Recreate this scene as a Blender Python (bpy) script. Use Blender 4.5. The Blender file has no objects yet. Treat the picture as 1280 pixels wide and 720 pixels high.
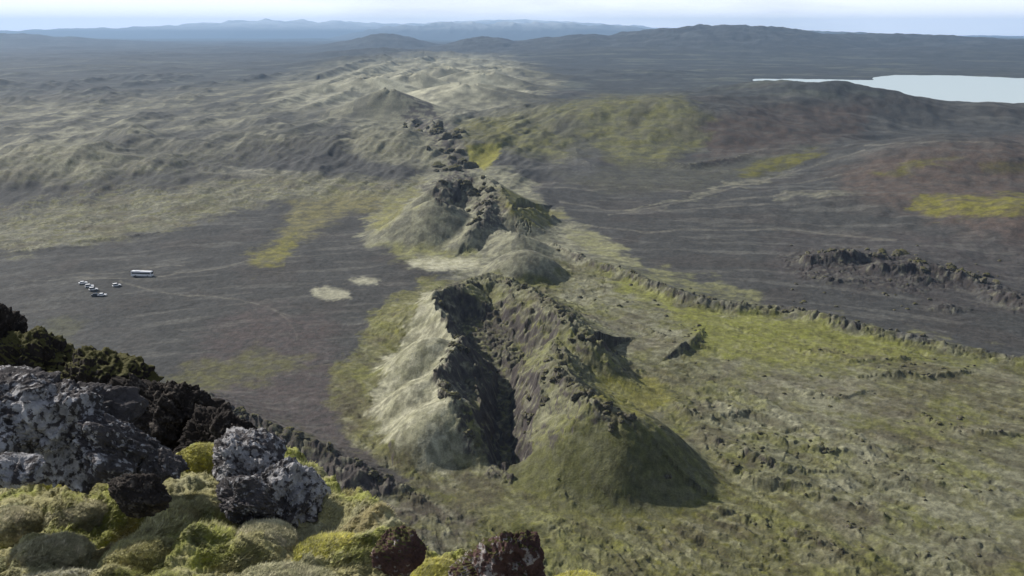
import bpy, math, random
import numpy as np
import time
T0 = time.time()
F32 = np.float32
rnd = random.Random(7)

# ------------------------------------------------------------------ camera numbers (photo is 1280 x 720)
H = 160.0
FPX = 1108.0
V0 = 40.0
PITCH = math.atan((360 - V0) / FPX)
CP, SP = math.cos(PITCH), math.sin(PITCH)

def ray(u, v):
    a = (u - 640) / FPX; b = -(v - 360) / FPX
    return np.array([a, CP + b * SP, -SP + b * CP])

def P(u, v, z=0.0):
    """world point at height z that lies on the sight line of a photo pixel"""
    d = ray(u, v); t = (z - H) / d[2]
    return d[0] * t, d[1] * t

def PR(u, v, r):
    """world point at slant distance r on a sight line"""
    d = ray(u, v); d = d / np.linalg.norm(d)
    return (d[0] * r, d[1] * r, H + d[2] * r)

# ------------------------------------------------------------------ noise
def _h(ix, iy, seed):
    ix = ix & 0xffffff; iy = iy & 0xffffff
    n = (ix.astype(np.uint32) * np.uint32(374761393) + iy.astype(np.uint32) * np.uint32(668265263)
         + np.uint32((seed * 2246822519) & 0xffffffff))
    n = (n ^ (n >> np.uint32(13))) * np.uint32(1274126177)
    return n ^ (n >> np.uint32(16))
_ang = np.linspace(0, 2 * np.pi, 256, endpoint=False)
_GX = np.cos(_ang).astype(F32); _GY = np.sin(_ang).astype(F32)

def perlin(x, y, seed=0):
    x = np.asarray(x, F32); y = np.asarray(y, F32)
    xf = np.floor(x); yf = np.floor(y)
    ix = xf.astype(np.int64) & 0xffffff; iy = yf.astype(np.int64) & 0xffffff
    fx = x - xf; fy = y - yf
    ux = fx * fx * fx * (fx * (fx * 6 - 15) + 10); uy = fy * fy * fy * (fy * (fy * 6 - 15) + 10)
    def g(dx, dy):
        h = _h(ix + dx, iy + dy, seed) & np.uint32(255)
        return _GX[h] * (fx - dx) + _GY[h] * (fy - dy)
    a = g(0, 0); b = g(1, 0); c = g(0, 1); d = g(1, 1)
    a += ux * (b - a); c += ux * (d - c)
    return (a + uy * (c - a)) * 1.5

def fbm(x, y, n=4, seed=0, gain=0.5, lac=2.03):
    s = 0; a = 1.0
    for i in range(n):
        s = s + a * perlin(x, y, seed + i * 17)
        x = x * lac + 13.7; y = y * lac - 7.3; a *= gain
    return s

def ridged(x, y, n=4, seed=0, gain=0.55, lac=2.1):
    s = 0; a = 1.0; t = 0
    for i in range(n):
        s = s + a * (1 - np.abs(perlin(x, y, seed + i * 31)) * 2.0)
        t += a
        x = x * lac + 3.1; y = y * lac + 9.2; a *= gain
    return s / t

def billow(x, y, n=3, seed=0, gain=0.5):
    s = 0; a = 1.0
    for i in range(n):
        s = s + a * (np.abs(perlin(x, y, seed + i * 31)) * 2 - 0.5)
        x = x * 2.1 + 3.1; y = y * 2.1 + 9.2; a *= gain
    return s

def cells(x, y, seed=0):
    """worley F1, F2 and a random value per cell"""
    x = np.asarray(x, F32); y = np.asarray(y, F32)
    xf = np.floor(x); yf = np.floor(y)
    ix = xf.astype(np.int64) & 0xffffff; iy = yf.astype(np.int64) & 0xffffff
    f1 = np.full(x.shape, 9., F32); f2 = np.full(x.shape, 9., F32); idv = np.zeros(x.shape, F32)
    for dx in (-1, 0, 1):
        for dy in (-1, 0, 1):
            h = _h(ix + dx, iy + dy, seed)
            px = xf + dx + (h & np.uint32(1023)).astype(F32) / 1023; py = yf + dy + ((h >> np.uint32(10)) & np.uint32(1023)).astype(F32) / 1023
            d = np.sqrt((x - px) ** 2 + (y - py) ** 2)
            rv = ((h >> np.uint32(20)) & np.uint32(1023)).astype(F32) / 1023
            near = d < f1
            f2 = np.where(near, f1, np.minimum(f2, d)); idv = np.where(near, rv, idv); f1 = np.where(near, d, f1)
    return f1, f2, idv

def ss(a, b, x):
    t = np.clip((x - a) / (b - a), 0, 1); return t * t * (3 - 2 * t)

def smax(a, b, k):
    h = np.clip(0.5 + 0.5 * (b - a) / k, 0, 1)
    return a + (b - a) * h + k * h * (1 - h)

# ------------------------------------------------------------------ terrain grid: rings round the hill top
az = np.concatenate([np.linspace(-180, -40, 40, endpoint=False), np.linspace(-40, -32, 60, endpoint=False),
                     np.linspace(-32, 32, 1180, endpoint=False),
                     np.linspace(32, 40, 60, endpoint=False), np.linspace(40, 180, 41)])
az = np.radians(az)
def geo(a, b, q): n = int(math.log(b / a) / q) + 1; return np.geomspace(a, b, n, endpoint=False)
rr = np.concatenate([np.linspace(4, 40, 12, endpoint=False), geo(40, 200, .016), geo(200, 850, .0026), geo(850, 5000, .0042),
                     geo(5000, 14000, .009), geo(14000, 39000, .03), [39000.]])
NR, NA = len(rr), len(az)
R = np.repeat(rr[:, None], NA, 1); A = np.repeat(az[None, :], NR, 0)
X = (R * np.sin(A)).astype(np.float64).ravel(); Y = (R * np.cos(A)).ravel()
R = R.ravel(); A = A.ravel(); LR = np.log(R); AN = A + 7.2345
N = X.size
print('verts', N)
Z = np.zeros(N)
ROCK = np.zeros(N)      # how craggy (0..1)

def lp(k, ox=0.):       # coordinates whose pattern grows with distance
    return AN * k + ox, LR * k + .37

def proj(x, y, z):
    dep = y * CP - (z - H) * SP; up = y * SP + (z - H) * CP
    ok = dep > 1
    dep = np.where(ok, dep, 1)
    return np.where(ok, 640 + FPX * x / dep, -9e3), np.where(ok, 360 - FPX * up / dep, 9e3)

# --- broad shapes
farw = ss(800, 3000, R)
Z += fbm(X / 260, Y / 260, 3, 3) * 3.0 * (1 - farw)
lx, ly = lp(9.0)
Z += fbm(AN * 26 + LR * 3, LR * 14, 3, 6) * R * .0020 * ss(400, 700, R) * ss(5000, 3000, R)
Z += fbm(lx, ly, 5, 5, .5) * R * 0.0035 * ss(500, 1500, R) * (1 - .6 * ss(9000, 20000, R))

def bump(u, v, h, su, sv, sharp=1.0, tilt=0.0):
    x, y = P(u, v); a0 = math.atan2(x, y); l0 = math.log(math.hypot(x, y))
    def lr(vv): q = P(u, max(vv, V0 + 1)); return math.log(math.hypot(*q))
    sl = max(.02, (lr(v - sv) - lr(v + sv)) / 2); sa = su / FPX
    da = (A - a0) / sa; dl = (LR - l0) / sl + tilt * da
    d2 = da * da + dl * dl
    m = d2 < 12
    Z[m] += h * np.exp(-0.5 * d2[m] ** sharp)

glz = ss(700, 1000, R) * ss(4500, 3000, R) * ss(.12, 0.0, A)
Z += glz * R * (.0018 * fbm(AN * 22 + LR * 5, LR * 16, 4, 7) + .0065 * fbm((AN * 1.2 - LR * .33) * 17, (AN * .33 + LR * 1.2) * 4.0, 4, 8))
# left humps
bump(95, 212, 26, 62, 14); bump(172, 180, 22, 22, 6); bump(30, 235, 10, 40, 12)
bump(560, 232, 6, 90, 20)
# lava ridges running up to the pale cones (left side)
bump(330, 190, 14, 90, 7, tilt=.7); bump(300, 225, 7, 140, 14)
bump(500, 190, 20, 80, 15); bump(640, 175, 14, 60, 18)
# right-hand side swells
bump(790, 160, 46, 100, 15); bump(900, 172, 22, 90, 12); bump(985, 150, 42, 75, 9); bump(1090, 150, 30, 60, 5)
bump(1200, 222, 44, 110, 20); bump(1080, 265, 10, 130, 16); bump(1320, 300, 26, 90, 22)
bump(1120, 345, 8, 130, 22)
bump(940, 140, 30, 120, 5); bump(1260, 150, 30, 60, 6)
# far dark hills to the right
FH = np.zeros(N)
def farhill(u, v, vtop, dist, su, sl):
    global FH
    a0 = math.atan((u - 640) / FPX * 1.0 / (CP + (360 - v) / FPX * SP))
    l0 = math.log(dist)
    top = H + dist * (V0 - vtop) / FPX
    d2 = ((A - a0) / (su / FPX)) ** 2 + ((LR - l0) / sl) ** 2
    m = d2 < 14
    FH[m] = np.maximum(FH[m], top * np.exp(-.5 * d2[m]))
farhill(900, 45, 33, 8200, 130, .20); farhill(1090, 45, 42, 8600, 150, .16); farhill(740, 45, 44, 8000, 90, .18)
farhill(1260, 50, 48, 8000, 110, .2); farhill(480, 45, 44, 9500, 45, .08); farhill(610, 50, 47, 8000, 45, .12)
farhill(1180, 60, 56, 6500, 170, .10); farhill(800, 60, 57, 6000, 140, .12)
farhill(975, 45, 37, 8800, 60, .14); farhill(0, 45, 43, 14000, 90, .12)
Z = smax(Z, FH, 12.0)
mh = np.clip(FH / 200, 0, 1) * ss(4500, 7000, R)
Z += mh * R * 0.0035 * fbm(AN * 30, LR * 16, 5, 41)

# the hill the camera stands on
tanl = 0.83 - 0.36 * ss(-.06, -.30, A) * ss(-1.5, -.6, A)
hill = 157.2 - R * tanl - 1.2 * np.sqrt(R)
nf = fbm(X / 30, Y / 30, 4, 11)
hill = hill + nf * np.clip(R / 30, 0, 3)
back = ss(1.3, 2.0, np.abs(A))
hill = hill * (1 - back) + back * (152 - np.maximum(0, R - 120) * .3)
Z = smax(Z, np.where(R < 900, hill, -500), 14.0)

# --- the outline of a lake bed
def sdpoly(px, py, poly):
    """signed distance (negative inside)"""
    d = np.full(px.shape, 1e9); s = np.ones(px.shape)
    n = len(poly)
    for i in range(n):
        ax, ay = poly[i]; bx, by = poly[(i + 1) % n]
        ex, ey = bx - ax, by - ay; wx = px - ax; wy = py - ay
        t = np.clip((wx * ex + wy * ey) / (ex * ex + ey * ey), 0, 1)
        dx = wx - ex * t; dy = wy - ey * t
        d = np.minimum(d, dx * dx + dy * dy)
        c1 = py >= ay; c2 = py < by; c3 = ex * wy > ey * wx
        flip = (c1 & c2 & c3) | (~c1 & ~c2 & ~c3)
        s[flip] *= -1
    return s * np.sqrt(d)

U0, VV0 = proj(X, Y, 0 * X)
lake_px = [(946, 100), (1000, 100.5), (1060, 101.5), (1101, 101.5), (1096, 98), (1120, 95.5), (1190, 96), (1290, 100), (1420, 104),
           (1420, 137), (1290, 131), (1210, 127), (1160, 121), (1100, 118.5), (1050, 113), (1000, 106.5)]
m = (U0 > 900) & (U0 < 1500) & (VV0 > 85) & (VV0 < 150)
idx = np.nonzero(m)[0]
wob = fbm(AN[idx] * 60, LR[idx] * 12, 3, 77) * 1.2
sd = sdpoly(U0[idx], VV0[idx] * 3 + wob, [(a, b * 3) for a, b in lake_px])
lk = ss(9, -3, sd); near_l = ss(45, 0, sd)
Z[idx] = Z[idx] * (1 - near_l) + near_l * 2.0
Z[idx] = Z[idx] * (1 - lk) + lk * (-6.0)
LAKE_Z = 0.0

# --- crests, the walls of craters and lava scarps
def nearest(pts, pad):
    q = np.array([(*P(u, v, z), z) for u, v, z in pts])
    lo = q[:, :2].min(0) - pad; hi = q[:, :2].max(0) + pad
    idx = np.nonzero((X > lo[0]) & (X < hi[0]) & (Y > lo[1]) & (Y < hi[1]))[0]
    x = X[idx]; y = Y[idx]
    best = np.full(idx.size, 1e18); zc = np.zeros(idx.size); sg = np.ones(idx.size); tt = np.zeros(idx.size)
    acc = 0.
    for i in range(len(q) - 1):
        ax, ay, za = q[i]; bx, by, zb = q[i + 1]
        ex, ey = bx - ax, by - ay; L2 = ex * ex + ey * ey
        wx = x - ax; wy = y - ay
        t = np.clip((wx * ex + wy * ey) / L2, 0, 1)
        d2 = (wx - ex * t) ** 2 + (wy - ey * t) ** 2
        b = d2 < best
        best[b] = d2[b]; zc[b] = (za + (zb - za) * t)[b]; sg[b] = np.where(ex * wy - ey * wx > 0, 1, -1)[b]
        tt[b] = (acc + math.sqrt(L2) * t)[b]
        acc += math.sqrt(L2)
    return idx, np.sqrt(best), zc, sg, tt

def crest(pts, sl, sr, top=2.0, k=4.0, rough=1.0, rw=6.0, wl=14.0, seed=1, rockl=0.0, rockr=0.0, foot=.35):
    """sl / sr: slope on the left / right of the line's direction; rw: width of bare rock along the top.
    rockl / rockr: rock cover of that flank"""
    zmax = max(p[2] for p in pts)
    idx, d, zc, sg, t = nearest(pts, zmax / min(sl, sr) * 1.5 + 12)
    if idx.size == 0: return
    x = X[idx]; y = Y[idx]
    lod = max(1.0, float(np.median(R[idx])) / 620.); wl = wl * lod
    n1 = fbm(x / wl, y / wl, 3, seed); n2 = ridged(x / (wl * .6), y / (wl * .6), 3, seed + 5)
    fr = .10 + .90 * np.exp(-d / 7)
    d = np.maximum(0, d + n1 * rough * 1.6 * np.clip(d / 4, .3, 1) * fr)
    s = np.where(sg > 0, sl, sr)
    dd = np.sqrt(d * d + top * top) - top
    hh = zc + ((n2 - .45) * rough * 1.3 + n1 * rough * 1.1) * fr - s * dd
    # concave foot
    low = np.maximum(0, zc * foot - (zc - s * dd)); hh = hh + low * .35
    Z[idx] = smax(Z[idx], hh, k)
    act = np.clip((hh - Z[idx] + 3) / 3, 0, 1)
    fl = np.where(sg > 0, rockl, rockr)
    rk = np.maximum(np.exp(-(d / rw) ** 2), fl * ss(-1, 2, zc - s * dd)) * act
    ROCK[idx] = np.maximum(ROCK[idx], rk)
    return idx, d, zc, sg

def carve(pts, w, slope, rough=1.0, seed=3, rock=1.0):
    idx, d, zc, sg, t = nearest(pts, w + 60)
    x = X[idx]; y = Y[idx]
    d = d + fbm(x / 9, y / 9, 3, seed) * 2.2 * rough
    hh = zc + slope * np.maximum(0, d - w) + .5 * fbm(x / 6, y / 6, 3, seed + 2)
    c = hh < Z[idx]
    Z[idx] = np.minimum(Z[idx], hh)
    ROCK[idx] = np.maximum(ROCK[idx], rock * c)

def cone(u, v, z, slope, rtop, depth, rough=.8, seed=5, rw=6, k=5, ax=1.0, crag=1.0, foot=.35):
    x0, y0 = P(u, v, z)
    ext = (z / slope) * 1.7 + rtop + 20
    idx = np.nonzero((np.abs(X - x0) < ext * ax) & (np.abs(Y - y0) < ext))[0]
    x = (X[idx] - x0) / ax; y = Y[idx] - y0
    rho = np.hypot(x, y); th = np.arctan2(y, x)
    lod = max(1.0, math.hypot(x0, y0) / 620.)
    n1 = fbm(X[idx] / 16 / lod, Y[idx] / 16 / lod, 4, seed)
    lob = fbm(np.cos(th) * .9 + 5.3, np.sin(th) * .9 + 3.1, 2, seed + 9)
    rim = rtop * (1 + .25 * lob)
    d = rho - rim
    out = z * (1 + .12 * lob) - slope * np.maximum(0, d)
    inn = z - depth * (1 - np.clip(rho / rim, 0, 1) ** 2)
    hh = np.where(d > 0, out, inn)
    low = np.maximum(0, z * foot - out); hh = hh + low * .4
    rk = np.exp(-(d / rw) ** 2) * crag
    hh = hh + n1 * rough * 2 * rk + n1 * rough * .4 + rk * (ridged(X[idx] / 9 / lod, Y[idx] / 9 / lod, 3, seed + 3) - .45) * 3 * rough
    Z[idx] = smax(Z[idx], hh, k)
    ROCK[idx] = np.maximum(ROCK[idx], np.where(d < 0, crag, rk * .9) * (hh > Z[idx] - 3))

def dome(u, vb, rb, z, seed, p=2.0, k=4, ax=1.0, wob=.10, rough=.3):
    """rounded mound; (u, vb) is the foot nearest the viewer"""
    x0, y0 = P(u, vb); q = math.hypot(x0, y0); x0 *= (q + rb) / q; y0 *= (q + rb) / q
    idx = np.nonzero((np.abs(X - x0) < rb * ax * 1.5) & (np.abs(Y - y0) < rb * 1.5))[0]
    x = (X[idx] - x0) / ax; y = Y[idx] - y0; th = np.arctan2(y, x)
    rho = np.hypot(x, y) / (rb * (1 + wob * fbm(np.cos(th) * .8 + 3.3, np.sin(th) * .8 + 1.7, 2, seed)))
    hh = z * (1 - rho ** p) + rough * fbm(X[idx] / 12, Y[idx] / 12, 3, seed + 1)
    m_ = rho < 1.35
    Z[idx[m_]] = smax(Z[idx[m_]], hh[m_], k)
# near crater row ------------------------------------------------
# the rounded mossy bodies first
dome(760, 645, 35, 23, 71, p=2.3, k=2.5, ax=1.06)
dome(702, 598, 20, 14, 72, p=2.0, k=4)
dome(548, 603, 25, 19, 73, p=1.9, k=5, wob=.08)
dome(532, 560, 25, 19, 74, p=1.8, k=8, wob=.08)
dome(540, 500, 27, 20, 75, p=1.7, k=8, wob=.08)
dome(545, 435, 24, 17, 76, p=1.6, k=8, wob=.08)
cone(750, 508, 25, .9, 4, 2, .9, 70, rw=7, k=4, crag=.6, foot=.0)
# left wall, from the far crag towards the viewer (left of the line = right in the picture = inside)
crest([(543, 366, 18), (556, 370, 24), (572, 392, 22), (581, 418, 20), (566, 442, 21), (548, 462, 24), (552, 480, 19)],
      1.8, 1.0, top=1.0, rough=1.6, rw=3, wl=11, seed=21, rockl=.9, rockr=0.0)
crest([(552, 480, 19), (566, 501, 22), (577, 530, 15), (597, 562, 8), (618, 584, 3)], .85, .95, top=1.5, rough=1.6, rw=3, wl=10, seed=22, rockl=.4, rockr=0.0)
crest([(598, 478, 12), (608, 500, 11), (611, 530, 8), (612, 556, 5)], .9, .5, top=2, rough=1.7, rw=3, wl=7, seed=28, rockl=.5, rockr=.1)
crest([(566, 442, 19), (590, 462, 13), (612, 476, 8)], 1.0, 1.5, top=1.5, rough=1.6, rw=4, wl=9, seed=24, rockl=.4, rockr=.9)
crest([(562, 503, 20), (590, 516, 13), (608, 540, 7)], .9, 1.4, top=2, rough=1.6, rw=4, wl=9, seed=26, rockl=.4, rockr=.9)
# far wall round to the right
crest([(556, 364, 22), (585, 352, 14), (622, 350, 13), (660, 362, 15), (690, 382, 19), (716, 404, 21), (738, 428, 18), (764, 442, 8)],
      .55, .60, top=3, rough=1.9, rw=6, wl=12, seed=25, rockl=.15, rockr=.25)
crest([(640, 372, 12), (668, 396, 14), (692, 422, 14), (702, 446, 17)], .65, .65, top=3, rough=1.9, rw=5, wl=9, seed=61, rockl=.3, rockr=.4)
# right wall
crest([(686, 450, 20), (697, 460, 26), (718, 484, 25), (745, 502, 28), (780, 520, 25)], .8, .95, top=3.0, rough=1.3, rw=6, wl=11, seed=27, rockl=.1, rockr=.1)
crest([(697, 460, 25), (680, 488, 19), (664, 518, 14), (650, 548, 8)], .8, .8, top=4, rough=1.9, rw=6, wl=8, seed=29, rockl=.45, rockr=.35)
# lip of the outflow
crest([(652, 596, 3), (690, 612, 4), (715, 632, 3)], 1, 1, top=1, rough=.8, rw=4, wl=6, seed=33)
carve([(618, 385, 6), (606, 415, 1), (620, 455, -3)], 3.0, 1.3, 1.2, seed=35)
carve([(622, 455, -3), (632, 485, -5), (629, 520, -5), (630, 560, -5), (634, 595, -3)], 2.8, 2.0, .7, seed=36)
carve([(600, 408, 2), (616, 430, -1), (630, 455, -2)], 12, 1.2, 1.2, seed=37, rock=.7)

# middle cones -----------------------------------------------------
dome(545, 322, 52, 34, 100, p=1.3, k=8, wob=.05, ax=1.12)
cone(556, 236, 31, .70, 7, 5, 1.1, 101, rw=8)
dome(655, 364, 31, 19, 107, p=1.9, k=4, ax=1.05, wob=.05)
crest([(540, 238, 30), (552, 230, 35), (575, 226, 34), (590, 240, 27), (600, 262, 20), (588, 285, 15)], .9, .55, top=3, rough=1.7, rw=7, seed=103, rockl=.9)
crest([(575, 226, 30), (604, 222, 34), (622, 232, 32), (640, 262, 24), (668, 262, 15), (698, 274, 5)], .55, .7, top=3, rough=1.2, rw=4, seed=105, rockr=.3)
crest([(612, 224, 32), (618, 250, 27), (600, 275, 22), (586, 292, 16)], .8, .6, top=2.5, rough=1.4, rw=4, wl=10, seed=106, rockl=.6)
crest([(596, 282, 12), (622, 288, 15), (650, 294, 18)], .55, .55, top=5, rough=.9, rw=2, seed=109)
cone(560, 332, 3.2, .25, 26, -.5, .1, 110, crag=0, ax=1.4)
crest([(590, 350, 7), (612, 342, 9), (640, 350, 8)], .6, .6, top=2, rough=1.2, rw=6, seed=111)
# dark chimney of lava running up from the middle cones
for (a, b) in [((566, 215, 6), (560, 196, 8)), ((560, 198, 7), (566, 180, 8)), ((566, 182, 9), (556, 165, 14)), ((556, 168, 12), (538, 150, 18))]:
    crest([(a[0], a[1], a[2] * 1.5), (b[0], b[1], b[2] * 1.4)], .6, .8, top=3, rough=3.2, rw=14, wl=14, seed=int(a[1]), rockl=.7, rockr=.7)
crest([(510, 162, 14), (518, 146, 20)], .7, .8, top=3, rough=2, rw=8, wl=14, seed=141, rockr=.6)
for i, (u, v) in enumerate([(470, 172), (500, 178), (520, 186), (490, 192), (455, 186)]):
    crest([(u - 38, v + 5, 6), (u, v, 11), (u + 42, v - 6, 8)], .25, .5, top=5, rough=2, rw=3, wl=22, seed=150 + i, rockr=.25)
crest([(600, 212, 4), (616, 205, 8), (628, 190, 12), (620, 178, 10)], .4, .6, top=3, rough=.6, rw=2, seed=143)

# pale cones farther out
for i, (u, v, z, sl_, rt) in enumerate([(470, 93, 42, .22, 22), (510, 90, 38, .26, 30), (575, 88, 40, .24, 40), (618, 84, 42, .22, 30), (430, 99, 30, .15, 25), (545, 80, 46, .22, 36),
                           (400, 108, 22, .13, 20), (548, 103, 22, .26, 26), (500, 76, 44, .2, 44), (592, 74, 44, .2, 44), (455, 70, 50, .18, 50), (540, 64, 55, .18, 60), (480, 60, 60, .15, 60),
                           (380, 118, 14, .10, 20), (440, 112, 18, .15, 16), (600, 95, 24, .2, 30), (530, 92, 30, .24, 22)]):
    cone(u, v, z, sl_, rt, z * .4, 1.2, 123 + i, crag=.35, ax=1.7, rw=14)
for i, pts in enumerate([
    [(330, 136, 6), (375, 116, 16), (420, 98, 28), (462, 84, 38), (490, 78, 36)], [(380, 134, 6), (420, 118, 16), (455, 104, 26), (500, 92, 34), (520, 84, 34)],
    [(440, 118, 12), (480, 106, 20), (520, 100, 24), (545, 92, 26)], [(555, 108, 16), (580, 98, 26), (612, 92, 30), (640, 96, 20)],
    [(560, 92, 20), (590, 84, 30), (628, 80, 32), (655, 88, 18)], [(500, 78, 30), (540, 70, 40), (580, 72, 38)], [(400, 92, 18), (440, 78, 32), (480, 68, 40)]]):
    crest([(u, v, z * 1.25) for u, v, z in pts], .34, .55, top=8, k=8, rough=2.0, rw=3, wl=18, seed=260 + i, rockr=.5)
farcr = ss(380, 460, U0) * ss(690, 620, U0) * ss(55, 66, VV0) * ss(138, 120, VV0)
Z += farcr * R * .0016 * fbm(AN * 34, LR * 22, 4, 140)
ROCK = np.maximum(ROCK, .30 * farcr)

# lava wall crossing the right side (lower than its banks towards the viewer) ----
wall_pts = [(690, 306, 5), (720, 318, 6), (760, 332, 6), (800, 345, 6), (840, 362, 6.5), (880, 374, 6), (925, 380, 6), (975, 383, 5), (1020, 392, 6),
            (1060, 402, 6), (1100, 412, 5), (1150, 424, 4.5), (1200, 434, 4), (1250, 444, 3.5), (1330, 458, 3), (1450, 480, 3)]
crest([(u, v, z * 1.15) for u, v, z in wall_pts], .30, 1.2, top=2.0, rough=.7, rw=2.6, wl=34, seed=161, rockr=1.0)
crest([(u, v + 9, z * .7) for u, v, z in wall_pts[6:]], .5, 1.4, top=1, rough=.9, rw=2.2, wl=12, seed=163, rockr=.7)
# scarps in the lava field on the right
SCARPS = [
    [(1100, 468, 3), (1130, 464, 4), (1150, 472, 2.5), (1200, 466, 3)],
    [(838, 500, 3), (858, 512, 4.5), (890, 520, 4), (925, 516, 3)],
    [(868, 538, 3), (900, 552, 4), (935, 566, 5), (975, 582, 5), (1012, 588, 3)],
    [(880, 560, 2), (915, 584, 4), (950, 598, 4), (1000, 606, 3)],
    [(960, 548, 2), (1010, 560, 2.5), (1060, 566, 2)],
    [(848, 436, 5), (868, 424, 6), (876, 416, 4)],
    [(800, 410, 2), (840, 425, 4), (866, 428, 5)],
    [(1010, 620, 2), (1080, 640, 2), (1150, 668, 2), (1240, 690, 2)],
    [(900, 640, 1.5), (980, 664, 1.5), (1060, 700, 2)],
    [(1050, 660, 1.5), (1120, 690, 2), (1200, 712, 2)],
    [(1000, 440, 2), (1060, 452, 2.5), (1130, 450, 2)],
    [(990, 490, 1.5), (1040, 500, 2), (1080, 492, 1.5)],
    [(1140, 520, 1.5), (1200, 540, 2), (1270, 545, 2)],
    [(1120, 600, 1.5), (1190, 610, 2), (1260, 640, 2)]]
for i, pts in enumerate(SCARPS):
    crest([(u, v, z * .95) for u, v, z in pts], .26, 1.4, top=1.2, rough=.8, rw=1.8, wl=12, seed=170 + i, rockr=.8)
# broken rock band on the right beyond the wall
for i, pts in enumerate([
    [(980, 330, 3), (1010, 322, 8), (1050, 316, 10), (1090, 318, 9)],
    [(1060, 340, 4), (1100, 330, 9), (1150, 330, 9), (1200, 345, 7), (1250, 360, 5)],
    [(1000, 345, 3), (1040, 350, 5), (1080, 352, 4)],
    [(1110, 352, 3), (1150, 348, 6), (1185, 352, 4)],
    [(1165, 388, 2), (1190, 382, 4.5), (1205, 390, 2)],
    [(1200, 352, 3), (1250, 368, 6), (1300, 378, 6), (1400, 390, 6)],
    [(1255, 315, 3), (1290, 310, 8), (1350, 318, 8)]]):
    crest([(u, v, z * 1.5) for u, v, z in pts], .30, 1.1, top=3, rough=2.2, rw=9, wl=14, seed=190 + i, rockr=.8, rockl=.1)
# left side: long scarps
for i, pts in enumerate([
    [(240, 219, 4), (300, 217, 7), (350, 220, 7), (405, 224, 4)],
    [(215, 208, 3), (280, 190, 8), (340, 168, 10), (420, 146, 12)],
    [(425, 146, 10), (428, 165, 10), (424, 178, 6)],
    [(420, 188, 6), (450, 191, 7), (480, 196, 4)],
    [(0, 318, 3), (60, 312, 4), (120, 300, 4), (200, 292, 3)],
    [(120, 262, 3), (180, 252, 5), (240, 246, 4)],
    [(0, 214, 14), (60, 196, 20), (105, 186, 26), (140, 192, 22), (150, 206, 12)],
    [(140, 172, 10), (172, 168, 20), (195, 178, 10)],
    [(640, 180, 8), (700, 190, 10), (740, 205, 8)],
    [(800, 202, 6), (860, 205, 9), (920, 196, 10), (960, 186, 12)],
    [(960, 186, 10), (1010, 176, 14), (1060, 168, 13), (1110, 168, 8)],
    [(700, 150, 12), (716, 175, 14), (722, 196, 8)]]):
    crest(pts, .22, .42, top=4, rough=.7, rw=2, wl=24, seed=210 + i, rockr=.3)
# shoulder of the camera's own hill, with dark ledges
def ledge(pts, seed, rw=3.5, sl=.35, sr=1.3):
    crest(pts, sl, sr, top=1.5, k=3, rough=1.0, rw=rw, wl=9, seed=seed, rockr=.9, rockl=.1)
def on_hill(u, v, up=1.5, z0=30):
    """height where the sight line meets the camera's hill"""
    d = ray(u, v); a = math.atan2(d[0], d[1])
    tl = 0.83 - 0.36 * float(ss(-.06, -.30, np.array(a)))
    for r in np.linspace(10, 400, 800):
        zs = H + d[2] / math.hypot(d[0], d[1]) * r
        if zs <= 157.2 - r * tl - 1.2 * math.sqrt(r) or zs <= 0: break
    return (u, v, max(zs, 0) + up)
ledge([(250, 490, 16), (285, 507, 15), (330, 528, 13), (370, 548, 12), (410, 566, 10), (450, 584, 8), (490, 604, 6), (525, 626, 3)], 231, rw=3.0, sl=.5, sr=.9)
ledge([(395, 560, 10), (440, 590, 9), (480, 612, 5)], 233, rw=3, sl=.4, sr=.9)
ledge([(380, 640, 14), (425, 652, 12), (470, 672, 8)], 235, rw=3, sl=.4, sr=.9)
print('hill', [tuple(round(float(q), 1) for q in on_hill(u, v)) for u, v in [(300, 520), (340, 545), (400, 570), (450, 590), (520, 620), (440, 640)]])

# --- region maps (photo outline carried to the ground)
U, V = proj(X, Y, Z)
wu = fbm(*lp(26, 3.1), 4, 301); wv = fbm(*lp(26, 9.1), 4, 302)
persp = np.clip((V - 30) / 330, .02, 1.1)
wf = fbm(*lp(150, 4.4), 3, 303); UWn = U + wu * 15 + wf * 5; VWn = V + (wv * 11 + wf * 3) * persp
frag = .5 + .5 * ss(-.30, .20, fbm(*lp(70, 6.6), 4, 305))
wf2 = frag
def M(poly, soft=8, fr=True, raw=False):
    UW, VW = (U + wf * 3, V + wf * 2 * persp) if raw else (UWn, VWn)
    us = [p[0] for p in poly]; vs = [p[1] for p in poly]
    out = np.zeros(N)
    g = soft + 2
    idx = np.nonzero((UW > min(us) - g) & (UW < max(us) + g) & (VW > min(vs) - g) & (VW < max(vs) + g))[0]
    if idx.size:
        out[idx] = ss(soft, -soft, sdpoly(UW[idx], VW[idx], poly))
        if fr: out[idx] *= frag[idx]
    return out

K = 1.0
ash = np.array([.049, .049, .046]); ashb = np.array([.053, .048, .043]); pale = np.array([.31, .30, .215]); olive = np.array([.122, .122, .042])
yel = np.array([.185, .175, .030]); rockc = np.array([.050, .043, .041]); brown = np.array([.088, .064, .050]); gmoss = np.array([.178, .174, .118])
ochre = np.array([.155, .142, .060]); farc = np.array([.046, .050, .050]); dgreen = np.array([.07, .072, .028])
C = np.tile(ash, (N, 1))
def paint(m, c): C[:] = C * (1 - m[:, None]) + np.asarray(c)[None, :] * m[:, None]

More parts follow.
